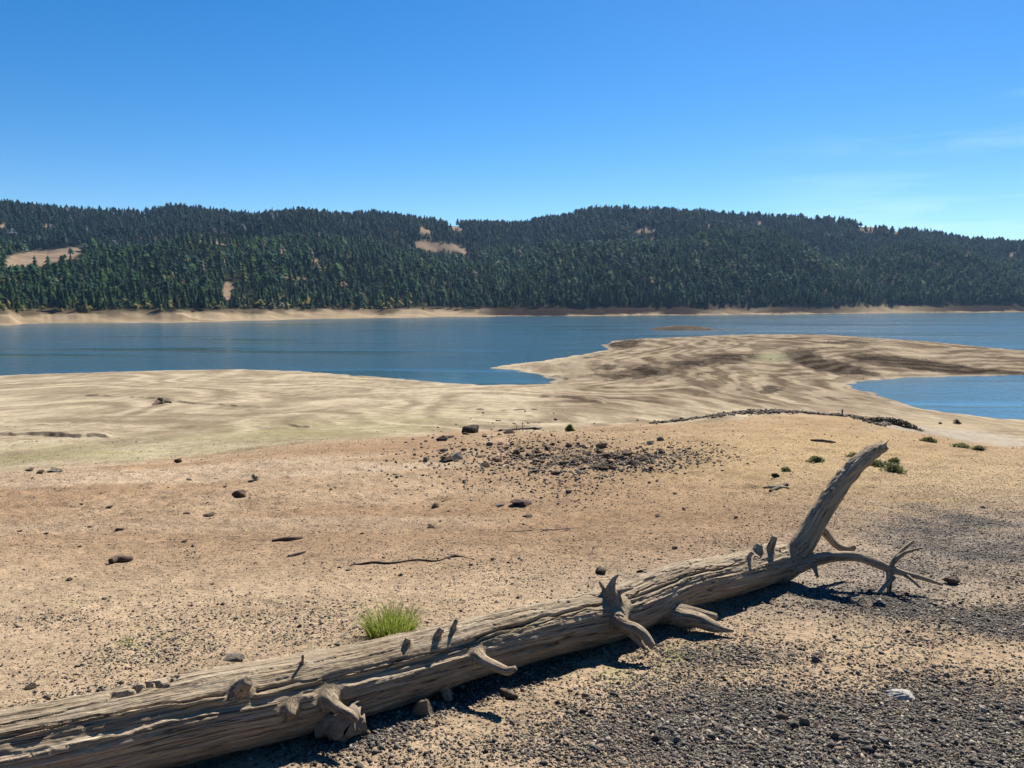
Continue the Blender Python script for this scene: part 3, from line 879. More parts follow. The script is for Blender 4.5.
# deep split running along the upper near side of the trunk and a peeled-away strip near the left end
th0 = np.interp(uu, [0, 1.2, 2.2, 3.2, 4.5, 6, 9], [.95, .9, .75, .85, .9, .8, .7]) + .10 * vn2(uu * 3.1, uu * 0, 71) + .05 * vn2(uu * 11, uu * 0, 72)
ang_cam = np.arctan2(b_, -a_) if (np.mean(side[own == 0] @ np.array([0, -1.0, 0])) < 0) else np.arctan2(b_, a_)
on = (own == 0)
wdt = .030 + .05 * np.clip(vn2(uu * 1.4, uu * 0, 73) + .2, 0, 1)
prs = sstep(-.55, -.1, vn2(uu * .8, uu * 0 + 3, 74) + .2)
disp -= on * prs * .026 * sstep(1, .2, np.abs(ang_cam - th0) / wdt)
th1 = np.interp(uu, [0, 1.5, 3, 5, 9], [.25, .35, .2, .35, .3]) + .13 * vn2(uu * 2.3, uu * 0, 75) + .04 * vn2(uu * 13, uu * 0, 79)
strip = on * (1 - sstep(2.9, 3.3, uu)) * sstep(.2, .5, uu)
disp -= strip * .017 * sstep(0, .06, ang_cam - th1) * sstep(0, .05, th1 + .34 + .12 * vn2(uu * 3, uu * 0, 76) - ang_cam)
lower = on * (1 - sstep(3.3, 5, uu)) * .016 * sstep(1, .1, np.abs(ang_cam + .12 + .1 * vn2(uu * 2, uu * 0, 77)) / .04) * sstep(-.2, .2, vn2(uu * 1.1, uu * 0, 78))
disp -= lower
limb_ids = [i for i, c in enumerate(CHAINS) if c[0] == 'limb']
isl_ = np.isin(own, limb_ids)
disp += isl_ * (.006 * vn3(uu * 4 + off, a_ * 30, b_ * 30, 81) + .010 * vn3(uu * 22, a_ * 40, b_ * 40, 82) * sstep(.4, 1.0, uu))
# where a limb or stub leaves the trunk the grain of one runs into the other
bandm = np.zeros(nv); bandm[ed[own[ed[:, 0]] != own[ed[:, 1]]].ravel()] = 1
for _ in range(11):
    bandm = np.maximum(bandm, np.minimum(nb_avg(bandm) * 1.6, 1))
bandm = np.clip(bandm, 0, 1)
sm_ = disp.copy()
for _ in range(60): sm_ = sm_ * (1 - bandm) + nb_avg(sm_) * bandm
disp = sm_
co2 = co + nrm * disp[:, None]
nrm2 = vnormals(co2, qf)
fiber = np.stack([uu * 2.2 + off, a2 * 55, b2 * 55], 1)

base = np.array(LP[6]); base[2] = height(base[0], base[1])[0]
log = empty('fallen_log', base)
tag(log, 'long bleached dead tree trunk lying across the foreground with an upright broken limb', 'log')
fown = own[qf[:, 0]]
parts = {}
for cid, (part, pts) in enumerate(CHAINS):
    key = part if part in ('trunk', 'limb') else (part, cid)
    parts.setdefault(key, []).append(cid)
# forked twigs belong to the long branch, splinters to the stub they grow from
first_branch = [i for i, c in enumerate(CHAINS) if c[0] == 'branch']
groups = [('trunk', [i for i, c in enumerate(CHAINS) if c[0] == 'trunk'], None), ('broken_limb', limb_ids, 'thick upright limb with a jagged broken tip'),
          ('branch', first_branch[:6], 'low branch forking into thin twigs'), ('branch', first_branch[6:], 'short crooked branch behind the upright limb')]
st = [i for i, c in enumerate(CHAINS) if c[0] == 'branch_stub']
# stub clusters: any stub whose first point lies within 12 cm of an earlier cluster joins it
clusters = []
for i in st:
    p0 = CHAINS[i][1][0][0]
    for cl in clusters:
        if any(np.linalg.norm(p0 - np.asarray(pp)) < .12 for j in cl for pp, _ in CHAINS[j][1]):
            cl.append(i); break
    else:
        clusters.append([i])
groups += [('branch_stub', cl, None) for cl in clusters]
for nm, ids, lab in groups:
    fs = qf[np.isin(fown, ids)]
    if len(fs) < 4: continue
    uq, inv = np.unique(fs.ravel(), return_inverse=True)
    m = np_mesh(nm, co2[uq] - base, inv.reshape(-1, 4), True, None, {'fiber': fiber[uq]})
    m.normals_split_custom_set_from_vertices([tuple(n_) for n_ in nrm2[uq]])
    o = link(nm, m, WOOD, log)
    if lab: o['label'] = lab

# ------------------------------------------------------------------ rocks
ROCK_DARK = mat_rock('dark_basalt', [(.2, (.026, .019, .015)), (.5, (.068, .049, .036)), (.8, (.125, .095, .07))])
ROCK_BROWN = mat_rock('brown_basalt', [(.2, (.05, .03, .02)), (.5, (.11, .072, .048)), (.8, (.18, .125, .085))])
ROCK_TAN = mat_rock('tan_stone', [(.2, (.12, .09, .06)), (.5, (.18, .14, .098)), (.8, (.25, .2, .145))])
ROCK_GREY = mat_rock('grey_stone', [(.2, (.065, .056, .046)), (.5, (.115, .098, .08)), (.8, (.175, .15, .12))])
ROCK_WHITE = mat_rock('white_quartz', [(.2, (.25, .23, .2)), (.5, (.33, .305, .27)), (.8, (.40, .375, .335))])


def rock_mesh(seed, flat=.62, sub=2, pts=13):
    r = random.Random(seed)
    bm = bmesh.new()
    for _ in range(pts):
        v = Vector((r.gauss(0, 1), r.gauss(0, 1), r.gauss(0, 1))).normalized() * r.uniform(.75, 1.05)
        bm.verts.new((v.x * .5, v.y * .42, v.z * .5 * flat))
    bmesh.ops.convex_hull(bm, input=bm.verts[:])
    bmesh.ops.delete(bm, geom=[v for v in bm.verts if not v.link_faces], context='VERTS')
    bmesh.ops.bevel(bm, geom=bm.edges[:], offset=.035, segments=1, affect='EDGES', clamp_overlap=True)
    bmesh.ops.triangulate(bm, faces=bm.faces[:])
    for _ in range(sub - 1):
        bmesh.ops.subdivide_edges(bm, edges=bm.edges[:], cuts=1)
        for v in bm.verts:
            v.co += Vector((r.uniform(-1, 1), r.uniform(-1, 1), r.uniform(-1, 1))) * .013
    m = bpy.data.meshes.new('rock'); bm.to_mesh(m); bm.free()
    return m


def variants(mat, seeds, flat, sub=2):
    out = []
    for s_ in seeds:
        m = rock_mesh(s_, flat, sub); m.materials.append(mat); out.append(m)
    return out


RV = {'brown': variants(ROCK_BROWN, range(50, 56), .65), 'dark': variants(ROCK_DARK, range(10, 16), .7), 'tan': variants(ROCK_TAN, range(20, 24), .62), 'grey': variants(ROCK_GREY, range(30, 35), .6), 'white': variants(ROCK_WHITE, [40], .45, 3)}
RPROTO = {}


def rock(px, py, wpx, tone, label, group=None, hs=1.0, name='rock', rz=None, sink=.22, var=None):
    P = hit(px, py) if not isinstance(px, np.ndarray) else px
    w = wpx * depth_of(P) / F * 1.3 if wpx > 0 else -wpx
    me = RV[tone][random.randrange(len(RV[tone])) if var is None else var]
    key = me.name
    if key not in RPROTO:
        o = bpy.data.objects.new(name, me); RPROTO[key] = o
    else:
        o = RPROTO[key].copy(); o.name = name
        for k_ in list(o.keys()): del o[k_]
    COL.objects.link(o)
    flat = .6 * hs
    o.scale = (w, w, w * hs)
    o.rotation_euler = (random.uniform(-.15, .15), random.uniform(-.15, .15), random.uniform(0, 6.28) if rz is None else rz)
    zmin = min(v.co.z for v in me.vertices)
    o.location = (P[0], P[1], P[2] - zmin * w * hs - sink * w * hs * .5)
    return tag(o, label, 'rock', group)


uniq = [
    (240, 497, 16, 'dark', 'largest lone dark pointed rock on the open brown slope at left', .95),
    (255, 481, 13, 'tan', 'pale pyramid-shaped stone just up-slope of the largest lone dark rock', .9),
    (54, 472, 17, 'grey', 'wide low grey rock at the edge of the greenish flats, far left', .6),
    (41, 474, 8, 'dark', 'small dark rock touching the wide low grey rock at far left', .9),
    (30, 471, 9, 'dark', 'leftmost dark rock on the edge of the greenish flats', .7),
    (178, 463, 7, 'dark', 'small upright dark rock against the green strip, above the lone tan stone', 1.1),
    (471, 433, 19, 'dark', 'large dark wedge-shaped rock on the skyline of the rubble mound', .9),
    (443, 441, 11, 'dark', 'dark reddish block at the left end of the rubble mound crest', 1.0),
    (458, 459, 15, 'grey', 'pale grey boulder below the left end of the rubble mound', .75),
    (448, 461, 11, 'dark', 'dark stone leaning on the left of the pale grey boulder', .8),
    (522, 504, 25, 'dark', 'long flat dark slab on the brown slope below the rubble', .34),
    (436, 507, 9, 'tan', 'pale stone with a dark shadow left of the flat slab', .9),
    (501, 506, 12, 'grey', 'low grey stone just left of the long flat dark slab', .5),
    (431, 528, 8, 'dark', 'small dark cube-like stone in the middle of the sandy slope', .9),
    (528, 517, 10, 'dark', 'flattish dark stone just in front of the long flat slab', .5),
    (600, 573, 15, 'grey', 'rounded grey-brown stone on the sand just behind the log', .75),
    (776, 477, 8, 'dark', 'square dark stone on the dry spur left of the upright limb', 1.0),
    (951, 584, 15, 'dark', 'round dark stone beyond the tips of the forked twigs', .9),
    (903, 699, 26, 'white', 'flat white stone lying on the dark gravel at lower right', .75),
    (804, 724, 11, 'tan', 'small upright tan stone in the dark gravel below the log', 1.3),
    (423, 716, 23, 'tan', 'smooth pale stone wedged under the near side of the log', 1.5),
    (860, 604, 27, 'tan', 'weathered tan stone under the low forking branch', .8),
    (120, 530, 9, 'dark', 'dark stone up-slope of the short wood chunk, far left', .6),
    (210, 516, 13, 'dark', 'flat dark stone below the largest lone dark rock', .5),
    (187, 514, 8, 'dark', 'dark stone left of the flat dark stone below the lone rock', .6),
    (30, 688, 13, 'dark', 'dark leaf-shaped stone on the sand behind the left end of the log', .4),
    (233, 660, 20, 'grey', 'grey stone half buried just behind the log, left of the grass tuft', .45),
]
for (x, y, w, tone, lab, hs_) in uniq:
    rock(x, y, w, tone, lab, None, hs_)

# rubble heap on the mound (individual stones)
n_r = 0
rz_ = np.random.default_rng(77)
while n_r < 125:
    if n_r < 70: x, y = rz_.normal(610, 40), rz_.normal(460, 6.5)
    else: x, y = rz_.normal(530, 55), rz_.normal(456, 13)
    if not (425 < x < 712 and 433 < y < 488): continue
    if y > 470 and abs(x - 560) > 30: continue
    w = float(np.clip(rz_.lognormal(1.85, .36), 3.5, 13))
    rock(x, y, w, ['brown', 'dark', 'brown', 'grey', 'brown', 'tan'][n_r % 6], 'angular stone in the heap of rubble on top of the mound', 'rubble stones heaped on the mound', rz_.uniform(.6, 1.0))
    n_r += 1
# bank of stones along the crest of the spur
for k in range(85):
    x = rz_.uniform(655, 868)
    y = np.interp(x, [655, 700, 760, 810, 845, 870], [421, 416, 411.5, 411, 414, 421]) + rz_.normal(.6, .8)
    for _k in range(9):
        if hit(x, y)[1] < 72: break
        y += .6
    rock(x, y, float(np.clip(rz_.lognormal(1.45, .28), 3, 7)), ['dark', 'dark', 'grey'][k % 3], 'dark stone in the long low bank of stones along the crest of the spur', 'stones in the bank along the spur crest', rz_.uniform(.7, 1.05))
# single stones strewn over the brown slope
n_s = 0
while n_s < 58:
    x, y = rz_.uniform(0, 760), rz_.uniform(468, 600)
    w = float(np.clip(rz_.lognormal(1.35, .35), 2.5, 8))
    rock(x, y, w, ['dark', 'dark', 'grey', 'dark'][n_s % 4], 'small dark stone lying singly on the bare brown slope', 'small stones strewn over the brown slope', rz_.uniform(.5, .9))
    n_s += 1

# ------------------------------------------------------------------ gravel (uncountable)
IV = np.array([(1, 0, .1), (-.1, 1, 0), (-1, .1, -.1), (.1, -1, 0), (.15, .1, 1), (0, 0, -1.0)])
IF = np.array([(0, 1, 4), (1, 2, 4), (2, 3, 4), (3, 0, 4), (1, 0, 5), (2, 1, 5), (3, 2, 5), (0, 3, 5)])


def scatter_gravel(N, seed):
    r = np.random.default_rng(seed)
    px = r.uniform(-160, 1180, N * 6); Y = np.exp(r.uniform(np.log(2.6), np.log(46), N * 6))
    # rows of the picture get an even share
    keep = r.uniform(0, 1, N * 6) < np.clip(6.0 / Y, .12, 1)
    px, Y = px[keep], Y[keep]
    X = (px - 512) / F * (Y * CP + (1.6 + .13 * Y) * SP)
    Gs = sample(G, X, Y)
    keep = r.uniform(0, 1, len(X)) < np.clip(.05 + .10 * sstep(7, 11, Y) + Gs * 1.0, 0, 1)
    return X[keep][:N], Y[keep][:N], Gs[keep][:N], r


X, Y, Gs, r = scatter_gravel(170000, 5)
n = len(X)
size = np.clip(r.lognormal(-5.15, .42, n), .0028, .022) * (.9 + .2 * Gs)
size = np.maximum(size, Y * .0007) * np.where(r.uniform(0, 1, n) < .02, 2.0, 1)
# coarse stones: on the rubble mound, along the spur and on the shade-painted stony patches of the peninsula
ex_, ey_, es_, ed_ = [], [], [], []


def coarse(N, cx, cy, dx, dy, s0, s1, dark, mask=None):
    a, b = r.normal(cx, dx, N), r.normal(cy, dy, N)
    for x_, y_ in zip(a, b):
        P_ = hit(x_, y_)
        if P_[1] > 420 or P_[2] < .05: continue
        ex_.append(P_[0]); ey_.append(P_[1]); es_.append(r.uniform(s0, s1) * P_[1] / F); ed_.append(dark)


coarse(900, 625, 460, 38, 6.5, .7, 2.2, .9); coarse(520, 560, 453, 50, 11, .6, 1.8, .9); coarse(260, 690, 453, 26, 6, .6, 1.6, .9); coarse(750, 505, 460, 62, 15, .8, 2.3, .95); coarse(220, 570, 486, 42, 13, .7, 2.0, .95); coarse(200, 560, 480, 22, 9, .6, 1.6, .9); coarse(1500, 380, 515, 240, 36, .35, 1.0, .6)
for x_ in np.linspace(650, 890, 1100):
    y_ = np.interp(x_, [655, 700, 760, 810, 845, 870, 885], [420, 415.5, 411.5, 411, 414, 421, 424]) + r.normal(.3, 1.25)
    for _k in range(9):
        P_ = hit(x_, y_ + _k * .6)
        if P_[1] < 72: break
    if P_[1] < 75: ex_.append(P_[0]); ey_.append(P_[1]); es_.append(r.uniform(.8, 2.5) * P_[1] / F); ed_.append(.95)
cand = np.argwhere((dk > .35) & (Yg > 100) & (Yg < 430) & (pxv > 540) & (pxv < 1060) & (sd > 1))
wts = (Yg[cand[:, 0], cand[:, 1]] ** 1.0); sel = r.choice(len(cand), min(1100, len(cand)), replace=False, p=wts / wts.sum())
for i_, j_ in cand[sel]:
    ex_.append(Xg[i_, j_] + r.normal(0, .3)); ey_.append(Yg[i_, j_] + r.normal(0, .5)); es_.append(r.uniform(.07, .24) * Yg[i_, j_] / 220); ed_.append(.85)
X = np.concatenate([X, ex_]); Y = np.concatenate([Y, ey_]); size = np.concatenate([size, es_]); Gs = np.concatenate([Gs, ed_]); n = len(X)
ang = r.uniform(0, 6.283, n); tilt = r.normal(0, .35, n)
sx = size * r.uniform(.8, 1.35, n); sy = size * r.uniform(.6, 1.0, n); sz = size * r.uniform(.4, .85, n)
Vp = IV[None] * (1 + r.uniform(-.3, .3, (n, 6, 1))) + r.uniform(-.22, .22, (n, 6, 3))
Vp = Vp * np.stack([sx, sy, sz], 1)[:, None, :]
ca, sa = np.cos(ang)[:, None], np.sin(ang)[:, None]; ct_, st_ = np.cos(tilt)[:, None], np.sin(tilt)[:, None]
x1 = Vp[..., 0] * ct_ - Vp[..., 2] * st_; z1 = Vp[..., 0] * st_ + Vp[..., 2] * ct_
Vw = np.stack([x1 * ca - Vp[..., 1] * sa + X[:, None], x1 * sa + Vp[..., 1] * ca + Y[:, None], z1 + (height(X, Y) + sz * .35)[:, None]], -1)
Fw = (IF[None] + (np.arange(n) * 6)[:, None, None]).reshape(-1, 3)
pal = np.array([(.085, .078, .072), (.15, .137, .122), (.22, .20, .175), (.31, .28, .24), (.40, .345, .265), (.52, .47, .39), (.22, .16, .11)])
pi_ = r.choice(7, n, p=[.30, .26, .19, .10, .07, .03, .05])
tint = pal[pi_] * r.uniform(.8, 1.2, (n, 1))
far_ = Y > 90; tint[far_] = np.array([.17, .125, .085]) * r.uniform(.5, 1.4, (int(far_.sum()), 1))
mnd = (Y > 18) & ~far_; tint[mnd] = tint[mnd] * .6 + np.array([.21, .13, .085]) * .3
sandy = (r.uniform(0, 1, n) > Gs + .45)
tint[sandy] = tint[sandy] * .6 + np.array([.40, .31, .2]) * .4
tint = tint * np.array([.60, .575, .545])
gme = np_mesh('gravel', Vw.reshape(-1, 3), Fw, False, {'tint': np.repeat(tint, 6, 0)})
gravel = link('gravel', gme, mat_gravel()); tag(gravel, 'loose dark grey gravel and pebbles scattered over the sand', 'gravel', kind='stuff')

# ------------------------------------------------------------------ sticks, stumps, driftwood
STICK = mat_simple_wood('driftwood_dark', (.045, .032, .022), (.10, .075, .052))
STICKL = mat_simple_wood('driftwood_pale', (.13, .10, .07), (.25, .20, .145))


def solid(name, pts, mat, label, cat, group=None, n=8, rough=.12, seed=0, base=None):
    v, f = tube_mesh(dens(pts, 5), n)
    v = np.array(v); rmean = np.mean([q_[1] for q_ in pts])
    nn = vn3(v[:, 0] * 30, v[:, 1] * 30, v[:, 2] * 30, seed)
    v = v + np.random.default_rng(seed).normal(0, rough * rmean, v.shape) * .5 + nn[:, None] * rmean * rough
    b = np.array(pts[0][0]) if base is None else base
    m = bpy.data.meshes.new(name); m.from_pydata([tuple(q_ - b) for q_ in v], [], f)
    m.materials.append(mat)
    m.polygons.foreach_set('use_smooth', np.ones(len(m.polygons), bool))
    o = link(name, m); o.location = b
    return tag(o, label, cat, group)


def lay(pxs, r, lift=.8):
    out = []
    for i, (x, y) in enumerate(pxs):
        P = hit(x, y); rr_ = r[i] if isinstance(r, (list, tuple)) else r
        out.append((P + np.array([0, 0, rr_ * lift]), rr_))
    return out


solid('wood_chunk', lay([(111, 564), (116, 562.5), (127, 562), (131, 560)], [.03, .038, .036, .026]), STICK, 'short thick dark chunk of wood alone on the open sand at left', 'wood', n=10, rough=.18, seed=3)
solid('stick', lay([(272, 542), (284, 541), (296, 540), (302, 538)], [.014, .026, .022, .01]), STICK, 'dark stick lying on the sand below the largest lone dark rock', 'stick', rough=.2, seed=4)
solid('stick', lay([(288, 557), (298, 555), (306, 552)], [.012, .018, .01]), STICKL, 'short pale stick below the dark stick on the sandy slope', 'stick', rough=.2, seed=5)
solid('stick', lay([(350, 566), (372, 563.5), (390, 564), (415, 561), (436, 561.5), (455, 557), (474, 560)], [.006, .012, .009, .012, .008, .012, .005]), STICK, 'long thin crooked twig lying across the middle of the sand', 'stick', rough=.25, seed=6)
solid('stick', lay([(505, 532), (530, 531), (548, 530.5), (570, 529)], [.004, .008, .008, .004]), STICKL, 'very thin straight twig below the rubble, farther off than the crooked twig', 'stick', rough=.25, seed=7)
solid('stick', lay([(764, 489), (776, 490), (789, 489)], [.03, .05, .02]), STICKL, 'pale driftwood splinter on the dry spur left of the upright limb', 'stick', rough=.25, seed=8)
solid('stick', lay([(770, 492), (783, 487), (788, 486)], [.02, .04, .02]), STICK, 'dark driftwood splinter crossing the pale one left of the upright limb', 'stick', rough=.25, seed=9)
solid('stick', lay([(500, 692), (510, 698), (518, 700)], [.014, .022, .012]), STICK, 'short dark stick on the gravel in front of the log', 'stick', rough=.25, seed=10)
P = hit(842, 416); solid('wooden_stake', [(P - np.array([0, 0, .1]), .07), (P + np.array([0, 0, .25]), .065), (P + np.array([.02, 0, .5]), .05)], STICKL, 'short wooden stake standing in the bank of stones on the spur', 'stake', rough=.1, seed=11)
for (x, y, hpx, lean, lab) in [(516, 431, 7, .1, 'left one of two thin dead twigs standing on the mound skyline'), (523, 431, 9, -.06, 'taller right one of two thin dead twigs standing on the mound skyline')]:
    P = hit(x, y); s_ = depth_of(P) / F
    solid('dead_twig', [(P - np.array([0, 0, .03]), .022), (P + np.array([lean * .3, 0, hpx * s_ * .5]), .018), (P + np.array([lean * .6, 0, hpx * s_]), .01)], STICK, lab, 'twig', n=6, seed=int(x))
solid('driftwood', lay([(500, 431.5), (512, 430.5), (535, 430), (541, 428)], [.07, .09, .08, .05]), STICK, 'dark driftwood limb lying along the skyline of the mound', 'driftwood', rough=.25, seed=14)
solid('driftwood', lay([(811, 441), (822, 442), (835, 443)], [.03, .05, .03]), STICK, 'thin dark driftwood pole on the orange spur behind the upright limb', 'driftwood', rough=.2, seed=15)
# stump on the far flats with root flare
P = hit(160, 404); s_ = depth_of(P) / F
v_pts = [(P - np.array([0, 0, .2]), 5.5 * s_), (P + np.array([0, 0, 1.5 * s_]), 4.0 * s_), (P + np.array([.1, 0, 4 * s_]), 3.1 * s_), (P + np.array([.2, 0, 7 * s_]), 2.7 * s_)]
stump = empty('tree_stump', P); tag(stump, 'grey weathered stump alone on the pale flats at left', 'stump')
o = solid('stump_body', v_pts, STICKL, None, None, n=12, rough=.2, seed=16); o.location = o.location - Vector(P); o.parent = stump
for dx, dy in ((-8, .6), (7, .8), (3, -2)):
    o = solid('root', [(P + np.array([0, 0, .35]), .35), (P + np.array([dx * s_ * .6, dy, .22]), .2), (P + np.array([dx * s_, dy * 1.6, .02]), .08)], STICK, None, None, n=8, rough=.2, seed=int(17 + dx))
    o.location = o.location - Vector(P); o.parent = stump
# broken lump of wood under the log stub
P = hit(338, 737)
lump = solid('broken_wood', [(P + np.array([-.10, .02, .05]), .055), (P + np.array([-.02, .0, .075]), .075), (P + np.array([.06, -.01, .07]), .07), (P + np.array([.11, 0, .05]), .035)], WOOD if False else STICKL, 'pale splintered lump of wood beside the log under its knotty stub', 'wood', n=12, rough=.35, seed=22)

# ------------------------------------------------------------------ plants
GRASS = mat_leaf('fresh_grass', (.09, .125, .018), (.18, .225, .035), (.40, .35, .13), .45)
HERB = mat_leaf('green_herb', (.085, .095, .038), (.15, .155, .06), (.24, .22, .11), .4)
DRYG = mat_leaf('dry_brush', (.022, .018, .012), (.042, .034, .02), (.075, .06, .035), .15)
YHERB = mat_leaf('yellow_green_herb', (.09, .115, .02), (.15, .17, .04), (.22, .22, .07), .35)


def blades(name, P, n, h, spread, w, mat, label, cat, group=None, seed=0, lean=.45, wx=1.0):
    r = np.random.default_rng(seed)
    V, Fc = [], []
    K = 5
    for i in range(n):
        a = r.uniform(0, 6.283); rad = spread * math.sqrt(r.uniform(0, 1))
        bx, by = rad * math.cos(a) * wx, rad * math.sin(a)
        hh_ = h * r.uniform(.45, 1.05) * (1 - .35 * rad / spread)
        out = np.array([math.cos(a), math.sin(a)]) * lean * (.25 + rad / spread) + r.normal(0, .16, 2)
        wd = w * r.uniform(.7, 1.2); fa = r.uniform(0, 3.14159); fx, fy = math.cos(fa) * wd, math.sin(fa) * wd
        gz = height(P[0] + bx, P[1] + by)[0] - P[2]
        o = len(V)
        for k in range(K):
            t = k / (K - 1); q_ = t ** 1.8
            c = np.array([bx + out[0] * hh_ * q_, by + out[1] * hh_ * q_, gz - .01 + hh_ * (t - .18 * q_ * t)])
            s = 1 - t ** 1.6 * .97
            V.append(c + np.array([fx * s, fy * s, 0])); V.append(c - np.array([fx * s, fy * s, 0]))
        for k in range(K - 1): Fc.append((o + 2 * k, o + 2 * k + 1, o + 2 * k + 3, o + 2 * k + 2))
    m = np_mesh(name, np.array(V), np.array(Fc), True)
    o = link(name, m, mat); o.location = P
    return tag(o, label, cat, group)


def shrub(name, P, w, h, dpt, n, leaf, mat, label, cat, group=None, seed=0):
    """twiggy low plant: stems and many small leaf faces through its volume"""
    r = np.random.default_rng(seed); V, Fc = [], []
    cl = r.uniform(-1, 1, (max(4, n // 60), 2))
    for i in range(n):
        c = cl[r.integers(len(cl))]
        a = r.normal(0, .3, 2) + c * .5
        if (a ** 2).sum() > 1.3: continue
        top = h * (1 - .55 * min((a ** 2).sum(), 1)) * (.75 + .35 * math.sin(c[0] * 9 + c[1] * 5))
        z = top * r.uniform(0.0, 1) ** .7
        x, y = a[0] * w / 2, a[1] * dpt / 2
        gz = height(P[0] + x, P[1] + y)[0] - P[2]
        d1 = r.normal(0, 1, 3); d1 /= np.linalg.norm(d1); d2 = np.cross(d1, r.normal(0, 1, 3)); d2 /= np.linalg.norm(d2)
        ll = leaf * r.uniform(.6, 1.4); c0 = np.array([x, y, gz + max(z, .01)])
        o = len(V); V += [c0 - d1 * ll, c0 + d2 * ll * .38, c0 + d1 * ll, c0 - d2 * ll * .38]; Fc.append((o, o + 1, o + 2, o + 3))
    m = np_mesh(name, np.array(V), np.array(Fc), False)
    o = link(name, m, mat); o.location = P
    return tag(o, label, cat, group)


P = hit(391, 637); sc_ = depth_of(P) / F
blades('grass_tuft', P, 620, 56 * sc_, 23 * sc_, .0027, GRASS, 'bright green grass tuft growing just behind the log', 'grass', seed=1)
for (x, y, n_, h_, sp, lab) in [(497, 664, 16, .09, .035, 'tiny green sprig in the log shadow beside the thin stub'), (606, 659, 14, .10, .03, 'little green sprig under the knotty stub near the middle of the log'), (131, 642, 40, .07, .07, 'faint low tuft of weeds on the sand behind the left part of the log'), (164, 636, 26, .05, .06, 'smaller weed patch right of the faint low tuft at left'), (690, 662, 60, .04, .16, 'yellow-green weed patch on the gravel in front of the forked stub')]:
    blades('weed', hit(x, y), n_, h_, sp, .003, HERB if x < 620 and x > 400 else YHERB, lab, 'weed', seed=x, lean=.8)
for (x, y, w, h, lab, mt) in [(570, 431, 9, 7, 'small rounded green bush on the skyline of the rubble mound', YHERB), (893, 472, 24, 9, 'green plant clump right behind the tip of the upright limb', HERB), (880, 466, 22, 6, 'smaller grey-green clump touching the tip of the upright limb', HERB), (853, 458, 12, 5, 'small green plant left of the tip of the upright limb', HERB),
                              (815, 461, 17, 4, 'low green clump on the spur, second plant left of the upright limb', HERB), (786, 471, 8, 4, 'tiny green clump beside the square dark stone on the spur', HERB), (929, 442, 17, 5, 'leafy green clump beside the pale dry channel', HERB), (962, 447, 22, 4, 'low wide green clump at the verge of the pale channel', HERB), (979, 450, 13, 4, 'rightmost green clump along the pale channel', HERB), (895, 462, 10, 4, 'small green sprout above the clump by the limb tip', HERB)]:
    P = hit(x, y); s_ = depth_of(P) / F
    shrub('low_plant', P, w * s_, h * s_, max(w * s_ * .8, .3), 520, 1.1 * s_ + .012, mt, lab, 'plant', seed=x)
P = hit(893, 425); s_ = depth_of(P) / F
shrub('brush_pile', P, 56 * s_, 6.5 * s_, 1.6, 3200, .8 * s_ + .02, DRYG, 'long dark brush heap at the foot of the spur beside the inlet', 'brush', seed=31)
P = hit(957, 424); s_ = depth_of(P) / F
shrub('low_plant', P, 9 * s_, 5 * s_, .8, 300, .8 * s_, DRYG, 'round dark bush near the inlet shore, right of the brush heap', 'plant', seed=32)
P = hit(940, 424); s_ = depth_of(P) / F
shrub('low_plant', P, 4 * s_, 3 * s_, .4, 120, .6 * s_, DRYG, 'tiny dark bush between the brush heap and the round dark bush', 'plant', seed=33)

# ------------------------------------------------------------------ forest
TREEM = mat_tree(); BARK = mat_simple_wood('pine_bark', (.05, .035, .025), (.12, .085, .06))


def conifer(seed, tiers, seg, slim=1.0, base=.12):
    """crown of unit height; ragged drooping whorls"""
    r = np.random.default_rng(seed); V, Fc = [], []
    for k in range(tiers):
        t = k / (tiers - 1)
        z0 = base + (1 - base) * t * .93
        prof_ = (1 - t) ** .75 * (0.55 + .45 * min(1, (t + .12) / .22))
        rad = .20 * slim * prof_ * r.uniform(.75, 1.2) + .012
        zt = min(1.0, z0 + (.18 + .5 / tiers) * (1 - .35 * t))
        o = len(V); cx, cy = r.normal(0, .008, 2); V.append((cx, cy, zt)); a0 = r.uniform(0, 6.28)
        for i in range(seg):
            a = a0 + 6.2832 * i / seg
            q_ = rad * (r.uniform(.8, 1.3) if i % 2 == 0 else r.uniform(.35, .6))
            V.append((cx + q_ * math.cos(a), cy + q_ * math.sin(a), z0 - (.03 if i % 2 == 0 else -.03) + r.normal(0, .012)))
        for i in range(seg): Fc.append((o, o + 1 + i, o + 1 + (i + 1) % seg))
    return np.array(V), np.array(Fc)


LOW = [conifer(s_, 5, 8, sl, b_) for s_, sl, b_ in [(1, 1, .1), (2, .85, .15), (3, 1.15, .2), (4, .75, .08), (5, 1.0, .25), (6, .9, .12), (7, 1.2, .15)]] + [conifer(8, 4, 9, 1.55, .28), conifer(9, 4, 9, 1.4, .34)]
rt = np.random.default_rng(9)
NT_ = 120000
tp = rt.uniform(-260, 1290, NT_); ty = np.sqrt(rt.uniform(560 ** 2, 2150 ** 2, NT_))
tx = (tp - 512) / F * (ty * CP + 20 * SP)
tu = sample(uh, tx, ty); tcl = sample(CL, tx, ty); tz_ = height(tx, ty)
ppx, ppy, pdep = project(tx, ty, tz_)
Drt = np.interp(tp, rd_px, rd_D)
# stands differ in density
dn = .85 + .8 * fbm2(tx / 60, ty / 100, 4, 201) + .25 * sstep(430, 540, tp)
ok = (tu >= .002) & (ty < Drt + 25) & (tcl < .36) & (rt.uniform(0, 1, NT_) < dn)
